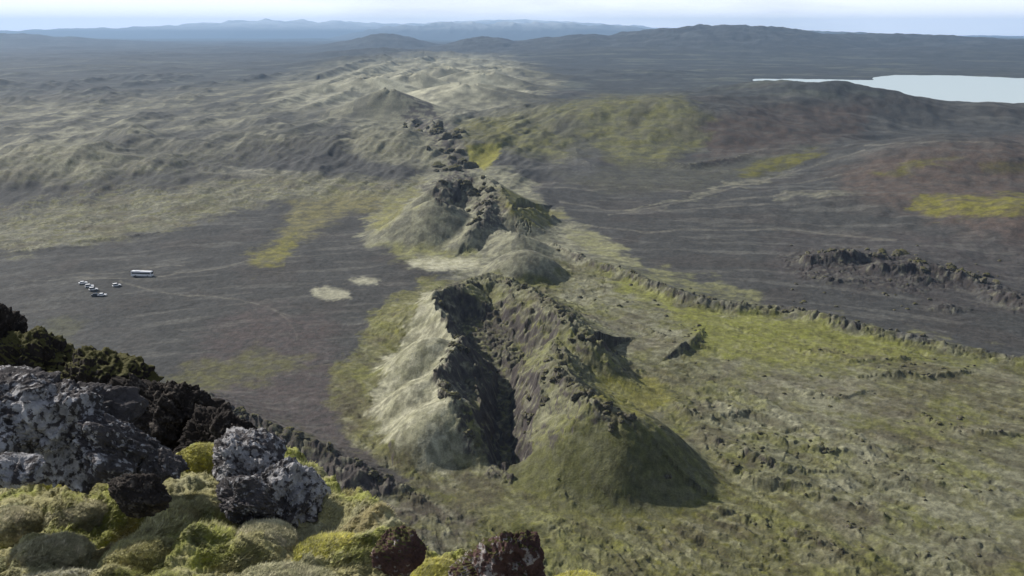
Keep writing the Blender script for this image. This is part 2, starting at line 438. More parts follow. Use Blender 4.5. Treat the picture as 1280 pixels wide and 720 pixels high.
n_a = fbm(*lp(12, 5.), 4, 310); n_b = fbm(*lp(34, 1.), 4, 311); n_c = fbm(X / 22, Y / 22, 4, 312); n_d = fbm(X / 7, Y / 7, 4, 313)
stk = fbm(AN * 12, LR * 34, 4, 314)          # bands across the view, wind and water laid
paint(.55 * ss(.1, .5, n_a), ashb)
paint(.2 * ss(.12, .5, stk), ash * 1.5)
paint(.28 * ss(.25, .5, fbm(AN * 9 + LR * 2, LR * 44, 4, 315)), [.15, .145, .125])
paint(.2 * ss(.05, .5, -stk), ash * .7)
# beyond: dark lava plain with faint streaks
far_l = ss(135, 105, V + n_a * 16); paint(far_l, farc)
paint(far_l * .5 * ss(.1, .5, stk), [.12, .13, .10]); paint(far_l * .6 * ss(0, .5, -n_b), [.035, .038, .036])
# left: grey moss on lava (v 95..230)
gl = M([(-700, 120), (0, 128), (200, 122), (340, 104), (420, 80), (640, 75), (700, 100), (650, 150), (560, 215), (440, 180), (400, 180), (250, 215), (120, 228), (-40, 232), (-700, 290)], 14)
paint(gl, gmoss * .8); paint(gl * .75 * ss(-.15, .35, n_b), [.062, .062, .050]); paint(gl * .5 * ss(0., .4, stk), pale * .8); paint(gl * .5 * ss(.1, .4, -stk), [.06, .06, .055])
drift = fbm((AN * 1.2 - LR * .33) * 34, (AN * .33 + LR * 1.2) * 6.0, 4, 318)
paint(gl * .8 * ss(.04, .3, drift), [.050, .050, .044]); paint(gl * .4 * ss(.1, .45, -drift), pale * .85)
g2 = M([(-500, 330), (-40, 310), (40, 318), (120, 300), (200, 290), (300, 262), (370, 246), (440, 248), (520, 240), (535, 228), (470, 222), (330, 220), (240, 232), (120, 232), (0, 258), (-500, 280)], 7)
paint(g2, gmoss * .95); paint(g2 * .7 * ss(-.1, .3, n_b), [.070, .068, .045]); paint(g2 * .4 * ss(.05, .4, n_a), olive)
paint(.8 * M([(-60, 235), (30, 232), (70, 245), (40, 270), (-60, 285)], 8), ash)
paint(.7 * M([(185, 200), (330, 178), (425, 176), (440, 200), (540, 212), (545, 230), (400, 216), (240, 216)], 6), ash * .95)
paint(.85 * M([(-50, 236), (120, 226), (240, 204), (330, 180), (428, 152), (430, 180), (350, 202), (290, 216), (200, 238), (60, 262), (-50, 270)], 6, False), ash * .9)
paint(.6 * M([(130, 172), (280, 156), (400, 132), (420, 140), (300, 170), (180, 196), (140, 192)], 6), ash * .9)
paint(.6 * M([(150, 140), (260, 128), (340, 118), (300, 136), (180, 152)], 5), ash * .85)
paint(.6 * M([(-20, 196), (60, 178), (128, 178), (150, 200), (120, 220), (0, 224)], 5), gmoss * 1.15)
def line(pts, w, c, am):
    us = [p[0] for p in pts]; vs = [p[1] for p in pts]
    i_ = np.nonzero((U > min(us) - 8) & (U < max(us) + 8) & (V > min(vs) - 8) & (V < max(vs) + 8))[0]
    uu = U[i_] + wu[i_] * 2.5; v2 = V[i_] + wv[i_] * 2.0 * persp[i_]; d = np.full(i_.size, 1e9)
    for (a0, b0), (a1, b1) in zip(pts[:-1], pts[1:]):
        t = np.clip(((uu - a0) * (a1 - a0) + (v2 - b0) * (b1 - b0)) / ((a1 - a0) ** 2 + (b1 - b0) ** 2), 0, 1)
        d = np.minimum(d, np.hypot(uu - a0 - t * (a1 - a0), (v2 - b0 - t * (b1 - b0)) * 1.6))
    k_ = np.zeros(N); k_[i_] = ss(w, w * .3, d) * frag[i_] * am
    paint(k_, c)
sand = np.array([.17, .16, .13])
for ln in ([(660, 232), (740, 238), (800, 232), (860, 240)], [(760, 270), (830, 258), (900, 240), (990, 216), (1080, 188)], [(900, 252), (960, 245), (1010, 238), (1072, 237)],
           [(700, 252), (760, 262), (860, 262), (960, 254)], [(690, 275), (800, 290), (960, 286), (1120, 300)], [(1000, 228), (1090, 212), (1150, 200)], [(1080, 182), (1180, 176), (1280, 180)],
           [(20, 352), (90, 347), (170, 350), (260, 338), (330, 322)], [(60, 344), (140, 341), (230, 330)], [(150, 352), (200, 366), (290, 372), (360, 392)], [(352, 392), (366, 412), (372, 424)],
           [(240, 462), (300, 446), (350, 444), (385, 452)], [(0, 300), (60, 296), (140, 282), (230, 262)]):
    line(ln, 2.2, sand * .85, .6)
for ln in ([(360, 415), (400, 424), (440, 440)], [(120, 398), (200, 388), (260, 376)], [(560, 300), (570, 306), (600, 302)], [(450, 440), (462, 470), (470, 500), (500, 530)], [(420, 470), (440, 520), (480, 560), (540, 596)]):
    line(ln, 2.6, ash * .6, .8)
paint(.6 * M([(245, 214), (330, 212), (400, 218), (330, 218)], 4), pale)
paint(.85 * M([(310, 332), (345, 300), (355, 262), (380, 246), (430, 240), (500, 242), (470, 262), (410, 275), (375, 300), (350, 330)], 8), ochre)
paint(.7 * M([(316, 330), (345, 305), (372, 290), (370, 312), (345, 332)], 6), yel * .8)
# ground round the middle cones and near craters
ml = M([(445, 300), (470, 262), (520, 222), (600, 205), (640, 212), (700, 268), (760, 300), (800, 330), (760, 340), (700, 330), (705, 350), (600, 345), (515, 334), (500, 318), (470, 308)], 5)
paint(ml, gmoss * 1.15)
paint(.8 * M([(455, 290), (480, 255), (530, 225), (500, 265), (485, 285)], 6), yel * .7 + gmoss * .3)
paint(.7 * M([(470, 305), (600, 310), (600, 325), (500, 325)], 6), olive * 1.5)
paint(.8 * M([(615, 232), (640, 240), (705, 272), (680, 285), (640, 275), (625, 262)], 5), yel * .75)
paint(.9 * M([(508, 326), (545, 322), (598, 324), (596, 336), (540, 338), (515, 332)], 3, False, True), pale * 1.2)
paint(.9 * M([(388, 362), (405, 358), (436, 364), (438, 372), (410, 376), (392, 370)], 3, False, True), pale * .95)
paint(.9 * M([(436, 350), (455, 347), (476, 350), (470, 355), (448, 356)], 2.5, False, True), pale * .95)
nl = M([(455, 400), (530, 352), (600, 345), (700, 350), (700, 330), (760, 330), (860, 375), (1000, 392), (1100, 412), (1200, 436), (1300, 452), (1700, 520), (1800, 1200), (500, 1200),
        (420, 640), (520, 600), (440, 560), (412, 500), (420, 455), (450, 440)], 7)
paint(nl, olive * .95)
paint(nl * .5 * ss(0, .45, n_c), gmoss * 1.05); paint(nl * .4 * ss(.1, .5, -n_a), dgreen)
paint(.9 * M([(700, 345), (760, 345), (850, 385), (870, 420), (850, 445), (780, 440), (740, 420), (700, 380)], 10), gmoss * 1.1)
paint(.6 * M([(900, 455), (1000, 450), (1080, 470), (1130, 520), (1100, 590), (1000, 560), (890, 540), (860, 490)], 25), pale * .85)
paint(.75 * M([(455, 445), (458, 395), (500, 372), (545, 350), (532, 380), (500, 420), (480, 450)], 7), yel * .55 + olive * .3)
paint(.8 * M([(415, 455), (440, 452), (470, 470), (455, 510), (480, 550), (540, 590), (470, 575), (425, 520)], 7), yel * .45 + olive * .4)
paint(.9 * M([(530, 362), (552, 365), (580, 430), (590, 560), (625, 592), (560, 590), (490, 560), (458, 505), (470, 468), (500, 430)], 7), pale * 1.12)
paint(.85 * M([(745, 352), (790, 352), (860, 385), (1000, 396), (1100, 420), (1180, 450), (1060, 452), (960, 455), (880, 440), (870, 410), (810, 380)], 7, False), [.175, .185, .035])
paint(.5 * M([(900, 430), (1050, 440), (1100, 448), (1000, 455)], 6), ochre)
paint(.8 * M([(735, 480), (760, 465), (830, 480), (845, 500), (800, 520), (760, 508)], 8, False), yel * .95)
paint(.6 * M([(705, 290), (740, 290), (800, 330), (960, 370), (960, 382), (860, 365), (720, 308)], 5), olive * 1.3 + gmoss * .3)
paint(.55 * M([(600, 575), (640, 600), (720, 640), (800, 650), (880, 620), (900, 560), (960, 610), (1280, 700), (1280, 760), (560, 760), (560, 640)], 18), yel * .55)
paint(.7 * M([(640, 560), (700, 555), (740, 530), (800, 530), (850, 580), (840, 640), (760, 650), (690, 625), (645, 595)], 8), dgreen * 1.0)
paint(.8 * M([(1000, 600), (1280, 560), (1400, 700), (1200, 720), (1060, 690)], 25), gmoss * .9)
paint(.35 * M([(1020, 470), (1280, 480), (1280, 560), (1100, 545)], 15), brown)
# left ash slopes with a brown cast and dull green
paint(.6 * M([(200, 500), (260, 420), (320, 380), (420, 400), (420, 500), (470, 590), (560, 640), (500, 700), (300, 600)], 18), [.080, .062, .058])
paint(.7 * M([(190, 480), (260, 450), (340, 440), (400, 455), (330, 475), (250, 490)], 10), olive * .8)
paint(.6 * M([(30, 425), (60, 405), (100, 400), (90, 425), (60, 440)], 8), olive)
paint(.5 * M([(0, 320), (60, 330), (200, 420), (150, 470), (0, 400)], 15), ash * 1.25)
paint(.85 * M([(270, 500), (330, 520), (400, 548), (460, 575), (540, 610), (600, 650), (560, 700), (440, 690), (330, 610)], 10), [.060, .052, .044])
paint(.6 * M([(290, 515), (360, 535), (420, 560), (400, 575), (330, 550)], 6), olive * .6)
# centre far: greens, brights
gm = M([(590, 150), (640, 140), (760, 120), (850, 120), (890, 150), (880, 180), (830, 205), (780, 205), (740, 190), (700, 200), (660, 195), (610, 180)], 8)
paint(gm * .75, olive * .9 + gmoss * .15); paint(gm * .35 * ss(0, .4, n_b), yel * .55); paint(gm * .5 * ss(.05, .4, drift), [.065, .06, .045])
paint(.8 * M([(440, 150), (560, 135), (570, 200), (540, 212), (440, 195)], 8), gmoss * .95)
paint(.9 * M([(582, 182), (628, 178), (624, 195), (606, 213), (588, 205)], 2.5, False, True), yel * 1.1)
paint(.6 * M([(575, 150), (640, 148), (640, 176), (580, 178)], 6), yel * .5)
paint(.8 * M([(720, 178), (742, 180), (745, 205), (735, 222), (712, 222)], 5), ash * 1.4)
paint(.7 * M([(690, 140), (720, 150), (728, 190), (712, 195)], 5), ash * 1.0)
paint(.75 * M([(880, 150), (960, 130), (1080, 130), (1080, 170), (960, 190), (880, 200)], 10), brown * .75)
paint(.6 * M([(700, 222), (800, 205), (900, 205), (960, 190), (1040, 180), (1000, 200), (880, 235), (760, 245)], 7), ash * .9 + olive * .25)
paint(.85 * M([(920, 212), (985, 193), (1030, 190), (1020, 203), (940, 222)], 4), yel * .55)
for a in ([(780, 262), (860, 245), (940, 222), (900, 240), (830, 258)], [(960, 245), (1060, 238), (1075, 241), (980, 250)], [(1090, 218), (1170, 200), (1200, 196), (1140, 214)],
          [(870, 240), (930, 228), (990, 215), (930, 235)]):
    paint(.7 * M(a, 3), pale * .6)
paint(.75 * M([(1040, 215), (1120, 185), (1300, 170), (1500, 200), (1500, 300), (1280, 305), (1150, 270), (1060, 240)], 14), brown)
paint(.8 * M([(1095, 216), (1150, 200), (1190, 196), (1160, 212), (1110, 220)], 4), yel * .5)
paint(.9 * M([(1135, 262), (1150, 244), (1200, 246), (1290, 244), (1300, 260), (1240, 268), (1180, 273)], 4), yel * .75)
paint(.5 * M([(1230, 205), (1300, 200), (1300, 215), (1240, 215)], 5), yel * .4)
paint(.2 * M([(960, 300), (1280, 280), (1400, 300), (1400, 400), (1200, 380), (960, 345)], 14), [.078, .058, .058])
# far pale cones
fc = M([(360, 128), (400, 100), (450, 82), (520, 68), (600, 68), (640, 80), (660, 100), (650, 122), (560, 140), (420, 136)], 14)
paint(fc * .9, pale * 1.05); paint(fc * .5 * ss(.05, .4, n_b), farc)
paint(.9 * M([(440, 138), (465, 120), (486, 111), (505, 113), (540, 132), (520, 140)], 4), pale * 1.3)
paint(.9 * M([(530, 128), (570, 108), (590, 104), (620, 112), (650, 122), (600, 130)], 4), pale * 1.2)
# far hills tint
paint(ss(5200, 6500, R), farc * .9); paint(ss(5200, 6500, R) * .5 * ss(.1, .5, n_b), farc * 1.8)
# hill under the camera
hm = ss(-4, 6, hill - 14 + nf * 5) * (R < 500)
paint(hm * .8, [.080, .064, .058]); paint(hm * .6 * ss(.05, .4, n_c), olive * .7); paint(hm * .5 * ss(.15, .4, n_d), olive)

ROCK = np.maximum(ROCK, .75 * M([(975, 322), (1010, 314), (1050, 310), (1100, 314), (1150, 322), (1205, 342), (1290, 372), (1400, 390), (1300, 398), (1230, 372), (1180, 362), (1130, 368), (1075, 352), (1010, 348)], 6))
ROCK = np.maximum(ROCK, .8 * M([(505, 140), (540, 138), (570, 165), (582, 205), (600, 222), (560, 226), (552, 195), (535, 165), (505, 160)], 5))
ROCK = np.maximum(ROCK, .95 * M([(536, 232), (556, 216), (590, 218), (600, 230), (590, 256), (565, 262), (545, 250)], 4, False))
ROCK = np.maximum(ROCK, .9 * M([(592, 262), (612, 240), (632, 256), (630, 290), (600, 294)], 4, False))
ROCK = np.maximum(ROCK, .9 * M([(550, 362), (575, 352), (600, 380), (640, 395), (650, 440), (640, 480), (642, 540), (640, 600), (615, 600), (612, 520), (580, 500), (552, 470), (575, 430)], 4, False))
tin = M([(535, 355), (640, 345), (730, 400), (720, 440), (770, 520), (700, 560), (640, 560), (625, 480), (640, 430), (600, 370)], 6, False)
ROCK = np.maximum(ROCK, .45 * tin)
# --- fine relief, by what covers the ground
mossy = np.clip((C[:, 1] - .075) / .06, 0, 1)
near = ss(1600, 700, R)
lava = nl * (1 - ss(.02, .35, C[:, 0] - C[:, 2]) * .8)     # yellow moss fills hollows and lies smooth
smooth_flank = np.zeros(N)
for pl in ([(530, 362), (552, 365), (580, 430), (585, 540), (560, 590), (490, 560), (458, 505), (470, 468), (500, 430)],
           [(640, 560), (690, 552), (735, 528), (790, 528), (880, 580), (870, 650), (760, 660), (690, 632), (645, 600)],
           [(455, 290), (530, 245), (575, 250), (590, 310), (500, 318)], [(640, 310), (700, 320), (710, 355), (650, 355)]):
    smooth_flank = np.maximum(smooth_flank, M(pl, 6))
lavaf = np.clip(nl * .9 + g2 * .8 + gl * .8 * near, 0, 1) * (1 - smooth_flank * .9) * (1 - .75 * ss(.08, .16, C[:, 0] - C[:, 2]))
lavaf = np.maximum(lavaf, nl * .12 * (1 - .8 * smooth_flank))
sel = np.nonzero((R < 2500))[0]
xs, ys = X[sel], Y[sel]
_p, _q = P(860, 470), P(1200, 590); _an = math.atan2(_q[1] - _p[1], _q[0] - _p[0]); _c, _s = math.cos(_an), math.sin(_an)
fu = (xs * _c + ys * _s) / 3.2; fv = -xs * _s + ys * _c
flow = ridged((fu + 3 * fbm(xs / 30, ys / 30, 2, 415)) / 11, (fv + 6 * fbm(xs / 40, ys / 40, 3, 416)) / 11, 4, 417)
wx = fbm(xs / 14, ys / 14, 2, 401) * 6; wy = fbm(xs / 14, ys / 14, 2, 402) * 6
big = ridged((xs + wx) / 17, (ys + wy) / 17, 4, 403)
fine = ridged((xs + wx) / 5.2, (ys + wy) / 5.2, 3, 404)
fade = ss(1500, 700, R[sel])
patch = .35 + .9 * ss(-.2, .5, fbm(xs / 70, ys / 70, 3, 411))
mid = fbm((xs + wx) / 7, (ys + wy) / 7, 3, 412)
dz = lavaf[sel] * fade * patch * ((flow - .45) * 2.2 + (big - .45) * .5 + mid * .45 + (fine - .45) * .3)
f1, f2, cid = cells((xs + wx * .6) / 6.0, (ys + wy * .6) / 6.0, 405)
blocks = ss(.0, .25, f2 - f1) * (.4 + cid)
rk = np.clip(ROCK[sel], 0, 1)
dz += rk * fade * (blocks * 1.0 + (big - .5) * 1.6 + (fine - .45) * .8)
dz += .12 * fbm(xs / 3, ys / 3, 3, 406)
gul = fbm(xs / 40, ys / 40, 3, 409)
dz += (1 - lavaf[sel]) * (1 - rk) * .5 * gul
Z[sel] += dz * (1 - .9 * ss(26, 6, R[sel]) )
sel2 = np.nonzero((R >= 900) & (R < 9000))[0]
rel = (gl * .40 + gm * .5 + farcr * .2 + .25)[sel2]
Z[sel2] += rel * R[sel2] * .0011 * (ridged(AN[sel2] * 60, LR[sel2] * 40, 4, 407) - .45) * ss(900, 1400, R[sel2]) * (1 - np.clip(ss(8, -3, np.where(m[sel2], 0, 99)), 0, 1))

cone(488, 112, 50, .46, 8, 5, .5, 121, crag=.05, rw=8, ax=1.25, k=3); cone(586, 105, 46, .30, 12, 4, .5, 122, crag=.05, ax=1.5, k=3)
cone(460, 96, 50, .36, 26, 16, .8, 123, crag=.2, rw=14, ax=1.3, k=4); cone(512, 92, 54, .40, 24, 16, .8, 124, crag=.3, rw=14, ax=1.2, k=4)
cone(600, 90, 50, .36, 30, 18, .8, 125, crag=.3, rw=14, ax=1.3, k=4); cone(552, 84, 58, .40, 28, 16, .8, 126, crag=.3, rw=14, ax=1.3, k=4)
cone(420, 104, 36, .30, 22, 12, .8, 127, crag=.2, rw=14, ax=1.5, k=4)
# lake bed again, so that nothing pokes out of the water
Z[idx[:0]] = 0
li = np.nonzero(m)[0]
sd = sdpoly(U0[li], VV0[li] * 3 + wob, [(a, b * 3) for a, b in lake_px])
lk = ss(6, -2, sd)
Z[li] = np.where(lk > 0, Z[li] * (1 - lk) - 6 * lk, np.maximum(Z[li], .4))

mflow = fbm((X * _c + Y * _s) / 42, (-X * _s + Y * _c) / 9, 4, 463, .6)
mot1 = fbm(X / 3.6, Y / 3.6, 4, 460, .6); mot2 = fbm(X / 11, Y / 11, 4, 461, .6); mot3 = fbm(X / 45, Y / 45, 4, 462, .6)
lf = np.clip(lavaf * 1.3, 0, 1) * (R < 1500)
paint(lf * .40 * ss(.05, .45, mot1 + .4 * mot3), gmoss * 1.05)
paint(lf * .65 * ss(.08, .45, -mot1 + .5 * mot2), [.062, .055, .036])
paint(lf * .45 * ss(.10, .45, mot2 - .3 * mot1), olive * 1.2)
paint(lf * .5 * ss(.1, .5, -mot3), [.075, .062, .045])
paint(nl * lf * .6 * ss(.05, .45, mflow), [.058, .052, .034]); paint(nl * lf * .4 * ss(.1, .45, -mflow), gmoss * 1.2); paint(nl * lf * .5 * ss(.05, .4, fbm(X / 30, Y / 30, 4, 466)), [.125, .130, .032])
yf = ss(.06, .12, C[:, 0] - C[:, 2]) * (R < 1500)
paint(yf * .3 * ss(.05, .4, mot2), olive); paint(yf * .15 * ss(.1, .4, mot1), [.19, .165, .07])
# --- rock colour where the ground is steep or craggy, and over the crater's inner shadow
ZZ = Z.reshape(NR, NA)
XX = X.reshape(NR, NA); YY = Y.reshape(NR, NA)
def grad(a): return np.gradient(a, axis=0), np.gradient(a, axis=1)
x0, x1 = grad(XX); y0, y1 = grad(YY); z0, z1 = grad(ZZ)
nx = y0 * z1 - z0 * y1; ny = z0 * x1 - x0 * z1; nz = x0 * y1 - y0 * x1
nz = np.abs(nz) / np.sqrt(nx * nx + ny * ny + nz * nz + 1e-12)
steep = (1 - nz).ravel()
rsel = ss(.27, .42, steep + .10 * n_d - .02) * ss(.05, .5, ROCK + lavaf * .55) * (R < 4000)
full = ss(.55, .95, ROCK + n_d * .35)
paint(np.clip(rsel, 0, 1) * .93, rockc)
paint(full * .5 * (R < 4000) * ss(.12, .3, steep + .1 * n_c), rockc * 1.15)
paint(np.clip(ROCK, 0, 1) * .5 * ss(.1, .5, fbm(X / 4, Y / 4, 3, 444)) * (R < 1200), gmoss * 1.2)
for pl, am in (([(505, 140), (540, 138), (570, 165), (580, 205), (598, 222), (560, 226), (550, 195), (530, 168), (505, 160)], .9),
              ([(536, 232), (556, 216), (590, 218), (600, 230), (590, 256), (565, 262), (545, 250)], .85), ([(592, 262), (612, 240), (632, 256), (630, 290), (600, 294)], .7),
              ([(975, 326), (1010, 316), (1050, 312), (1100, 314), (1150, 322), (1205, 342), (1290, 372), (1400, 390), (1300, 398), (1230, 372), (1180, 362), (1130, 368), (1075, 352), (1010, 348)], .75),
              ([(550, 362), (575, 352), (600, 382), (640, 400), (648, 440), (640, 480), (642, 540), (640, 600), (615, 600), (612, 520), (580, 500), (552, 470), (575, 430)], .75)):  # last outline: inner rock, with the crater's interior shadow put into the colour
    mk = M(pl, 5, False); paint(mk * am * ss(-.35, .15, fbm(*lp(110, 1.7), 3, 467)), rockc * (1 if pl[0][0] != 975 else .85))
C *= (1 + .22 * fbm(*lp(90, 2.), 3, 450))[:, None]
C = np.clip(C, .012, .6)
print('terrain fields', round(time.time() - T0, 1))

# ------------------------------------------------------------------ materials
def new_mat(name):
    mt = bpy.data.materials.new(name); mt.use_nodes = True
    nt = mt.node_tree; nt.nodes.clear()
    out = nt.nodes.new('ShaderNodeOutputMaterial'); b = nt.nodes.new('ShaderNodeBsdfPrincipled')
    nt.links.new(b.outputs[0], out.inputs[0])
    b.inputs['Roughness'].default_value = .95
    b.inputs['Specular IOR Level'].default_value = .15
    return mt, nt, b
def node(nt, t, **kw):
    n = nt.nodes.new(t)
    for k, v in kw.items(): setattr(n, k, v)
    return n
def noise(nt, co, scale, detail=4, rough=.55):
    n = node(nt, 'ShaderNodeTexNoise'); n.inputs['Scale'].default_value = scale; n.inputs['Detail'].default_value = detail
    n.inputs['Roughness'].default_value = rough; nt.links.new(co, n.inputs['Vector']); return n.outputs['Fac']
def ramp(nt, fac, stops):
    r = node(nt, 'ShaderNodeValToRGB'); el = r.color_ramp.elements
    while len(el) < len(stops): el.new(.5)
    for e, (p, c) in zip(el, stops): e.position = p; e.color = (*c, 1) if len(c) == 3 else c
    nt.links.new(fac, r.inputs[0]); return r.outputs[0]
def mix(nt, fac, a, b, bt='MIX'):
    m_ = node(nt, 'ShaderNodeMix', data_type='RGBA', blend_type=bt)
    for s, v in ((m_.inputs[0], fac), (m_.inputs[6], a), (m_.inputs[7], b)):
        if isinstance(v, (int, float)): s.default_value = v
        elif isinstance(v, tuple): s.default_value = (*v, 1)
        else: nt.links.new(v, s)
    return m_.outputs[2]
def g3(a): return (a, a, a)

def terrain_mat():
    mt, nt, b = new_mat('ground_cover')
    at = node(nt, 'ShaderNodeAttribute', attribute_name='Col')
    geo_ = node(nt, 'ShaderNodeNewGeometry')
    pos = geo_.outputs['Position']
    n1 = noise(nt, pos, .35, 6, .65); n2 = noise(nt, pos, 1.6, 5, .6)
    c = mix(nt, 1.0, at.outputs['Color'], ramp(nt, n1, [(.3, g3(.68)), (.7, g3(1.32))]), 'MULTIPLY')
    c = mix(nt, 1.0, c, ramp(nt, n2, [(.3, g3(.75)), (.7, g3(1.25))]), 'MULTIPLY')
    nt.links.new(c, b.inputs['Base Color'])
    bp = node(nt, 'ShaderNodeBump'); bp.inputs['Strength'].default_value = .7; bp.inputs['Distance'].default_value = .8
    nt.links.new(n1, bp.inputs['Height']); 
    bp2 = node(nt, 'ShaderNodeBump'); bp2.inputs['Strength'].default_value = .5; bp2.inputs['Distance'].default_value = .25
    nt.links.new(n2, bp2.inputs['Height']); nt.links.new(bp.outputs[0], bp2.inputs['Normal'])
    nt.links.new(bp2.outputs[0], b.inputs['Normal'])
    return mt
MT = terrain_mat()

def mesh_obj(name, verts, quads, mat, col=None, smooth=True, parent=None):
    """verts (n,3) array, quads (m,k) index array"""
    me = bpy.data.meshes.new(name)
    verts = np.ascontiguousarray(verts, F32); quads = np.ascontiguousarray(quads, np.int32)
    k = quads.shape[1]
    me.vertices.add(len(verts)); me.vertices.foreach_set('co', verts.ravel())
    me.loops.add(quads.size); me.loops.foreach_set('vertex_index', quads.ravel())
    me.polygons.add(len(quads)); me.polygons.foreach_set('loop_start', np.arange(0, quads.size, k, dtype=np.int32))
    if smooth: me.polygons.foreach_set('use_smooth', np.ones(len(quads), bool))
    me.update(calc_edges=True)
    if col is not None:
        at = me.color_attributes.new('Col', 'FLOAT_COLOR', 'POINT')
        c4 = np.ones((len(verts), 4), F32); c4[:, :3] = col; at.data.foreach_set('color', c4.ravel())
    me.materials.append(mat)
    o = bpy.data.objects.new(name, me); bpy.context.scene.collection.objects.link(o)
    if parent: o.parent = parent
    return o
def tag(o, label=None, cat=None, group=None, kind=None):
    for k_, v_ in (('label', label), ('category', cat), ('group', group), ('kind', kind)):
        if v_: o[k_] = v_
    return o

# --- split the sheet into named pieces of land that share their seams
ii, jj = np.meshgrid(np.arange(NR - 1), np.arange(NA - 1), indexing='ij')
v00 = (ii * NA + jj).ravel()
Q = np.stack([v00, v00 + 1, v00 + NA + 1, v00 + NA], 1)
reg = np.zeros(N, np.int8)
def region(k, poly):
    us = [p[0] for p in poly]; vs = [p[1] for p in poly]
    i_ = np.nonzero((U > min(us)) & (U < max(us)) & (V > min(vs)) & (V < max(vs)) & (R > 180))[0]
    s_ = sdpoly(U[i_] + wu[i_] * 6, V[i_] + wv[i_] * 6 * persp[i_], poly)
    reg[i_[s_ < 0]] = k
region(1, [(545, 352), (600, 346), (650, 350), (700, 372), (745, 420), (765, 445), (740, 460), (770, 500), (830, 545), (872, 585), (860, 630), (800, 648), (730, 636), (700, 620),
           (645, 600), (600, 598), (530, 590), (480, 556), (458, 505), (468, 468), (500, 425), (525, 385)])
region(2, [(445, 295), (480, 262), (530, 225), (560, 216), (625, 216), (665, 245), (706, 275), (690, 290), (640, 284), (600, 300), (560, 318), (500, 318), (460, 305)])
region(3, [(598, 300), (640, 286), (690, 300), (715, 335), (705, 358), (660, 362), (620, 348), (598, 330)])
fid = reg[Q[:, 0]]
V3 = np.stack([X, Y, Z], 1)
names = {0: ('ground', 'moss, ash and lava plain with the hill under the viewer'), 1: ('crater', 'large split crater in the middle with pale mossy left flank and dark cleft'),
         2: ('crater', 'cone behind the large crater with black crags on its top'), 3: ('crater', 'low rounded cone with a dark right flank between two craters')}
for k_, (nm, lb) in names.items():
    q = Q[fid == k_]
    us, inv = np.unique(q, return_inverse=True)
    o = mesh_obj(nm, V3[us], inv.reshape(q.shape), MT, C[us])
    o['kind'] = 'structure'; o['label'] = lb
print('terrain mesh', round(time.time() - T0, 1))

# ------------------------------------------------------------------ water
mt, nt, b = new_mat('lake_water')
b.inputs['Base Color'].default_value = (.48, .56, .57, 1); b.inputs['Roughness'].default_value = .4; b.inputs['Specular IOR Level'].default_value = .35
pos = node(nt, 'ShaderNodeNewGeometry').outputs['Position']
bp = node(nt, 'ShaderNodeBump'); bp.inputs['Strength'].default_value = .35; bp.inputs['Distance'].default_value = .5
nt.links.new(noise(nt, pos, .12, 4), bp.inputs['Height']); nt.links.new(bp.outputs[0], b.inputs['Normal'])
lv = np.array([(*P(u, v, LAKE_Z), LAKE_Z) for u, v in [(900, 141), (1500, 160), (1500, 88), (900, 90)]])
o = mesh_obj('lake', lv, np.array([[0, 1, 2, 3]]), mt, smooth=False); tag(o, kind='structure')

# ------------------------------------------------------------------ far mountains
mt, nt, b = new_mat('mountain_snow_haze')
pos = node(nt, 'ShaderNodeNewGeometry').outputs['Position']
sx = nt.nodes.new('ShaderNodeSeparateXYZ'); nt.links.new(pos, sx.inputs[0])
hm_ = node(nt, 'ShaderNodeMapRange'); nt.links.new(sx.outputs[2], hm_.inputs[0]); hm_.inputs[1].default_value = 180; hm_.inputs[2].default_value = 480
nt.links.new(mix(nt, hm_.outputs[0], (.07, .08, .09), ramp(nt, noise(nt, pos, .0012, 6), [(.35, (.30, .34, .38)), (.65, (.60, .64, .68))])), b.inputs['Base Color'])  # pale snow on the heights, whitened so the colour stands in for haze
def mountains(name, dist, ctrl, depth, seed):
    us = np.linspace(ctrl[0][0], ctrl[-1][0], 260); tops = np.interp(us, [c[0] for c in ctrl], [c[1] if c[1] > 40 else 40 - (40 - c[1]) * .72 for c in ctrl])
    a = np.arctan((us - 640) / FPX / (CP + 320 / FPX * SP))
    rows = 26; vv = []
    for j in range(rows):
        t = j / (rows - 1) * 2 - 1
        r = dist + depth * t
        prof = (1 - abs(t)) ** .8
        top = (V0 - tops) / FPX * dist + H
        n = ridged(us / 42 + seed, np.full_like(us, t * 2.3), 4, seed)
        h = np.maximum(-5, top * prof * (.80 + .26 * n))
        vv.append(np.stack([r * np.sin(a), r * np.cos(a), h], 1))
    vv = np.concatenate(vv); n = len(us)
    i_, j_ = np.meshgrid(np.arange(rows - 1), np.arange(n - 1), indexing='ij'); q0 = (i_ * n + j_).ravel()
    o = mesh_obj(name, vv, np.stack([q0, q0 + 1, q0 + n + 1, q0 + n], 1), mt)
    return tag(o, kind='structure')
mountains('mountains', 31000, [(-500, 47), (-200, 38), (0, 37), (120, 33), (200, 30), (260, 24), (330, 18), (420, 21), (500, 26), (560, 22), (640, 19), (700, 21), (760, 26), (850, 33), (1000, 47)], 5000, 3)
mountains('mountains', 22000, [(400, 49), (480, 30), (560, 23), (640, 22), (720, 24), (790, 30), (880, 49)], 3000, 8)
mountains('mountains', 15000, [(860, 52), (1000, 36), (1080, 40), (1180, 44), (1300, 46), (1500, 42), (1800, 52)], 2500, 12)

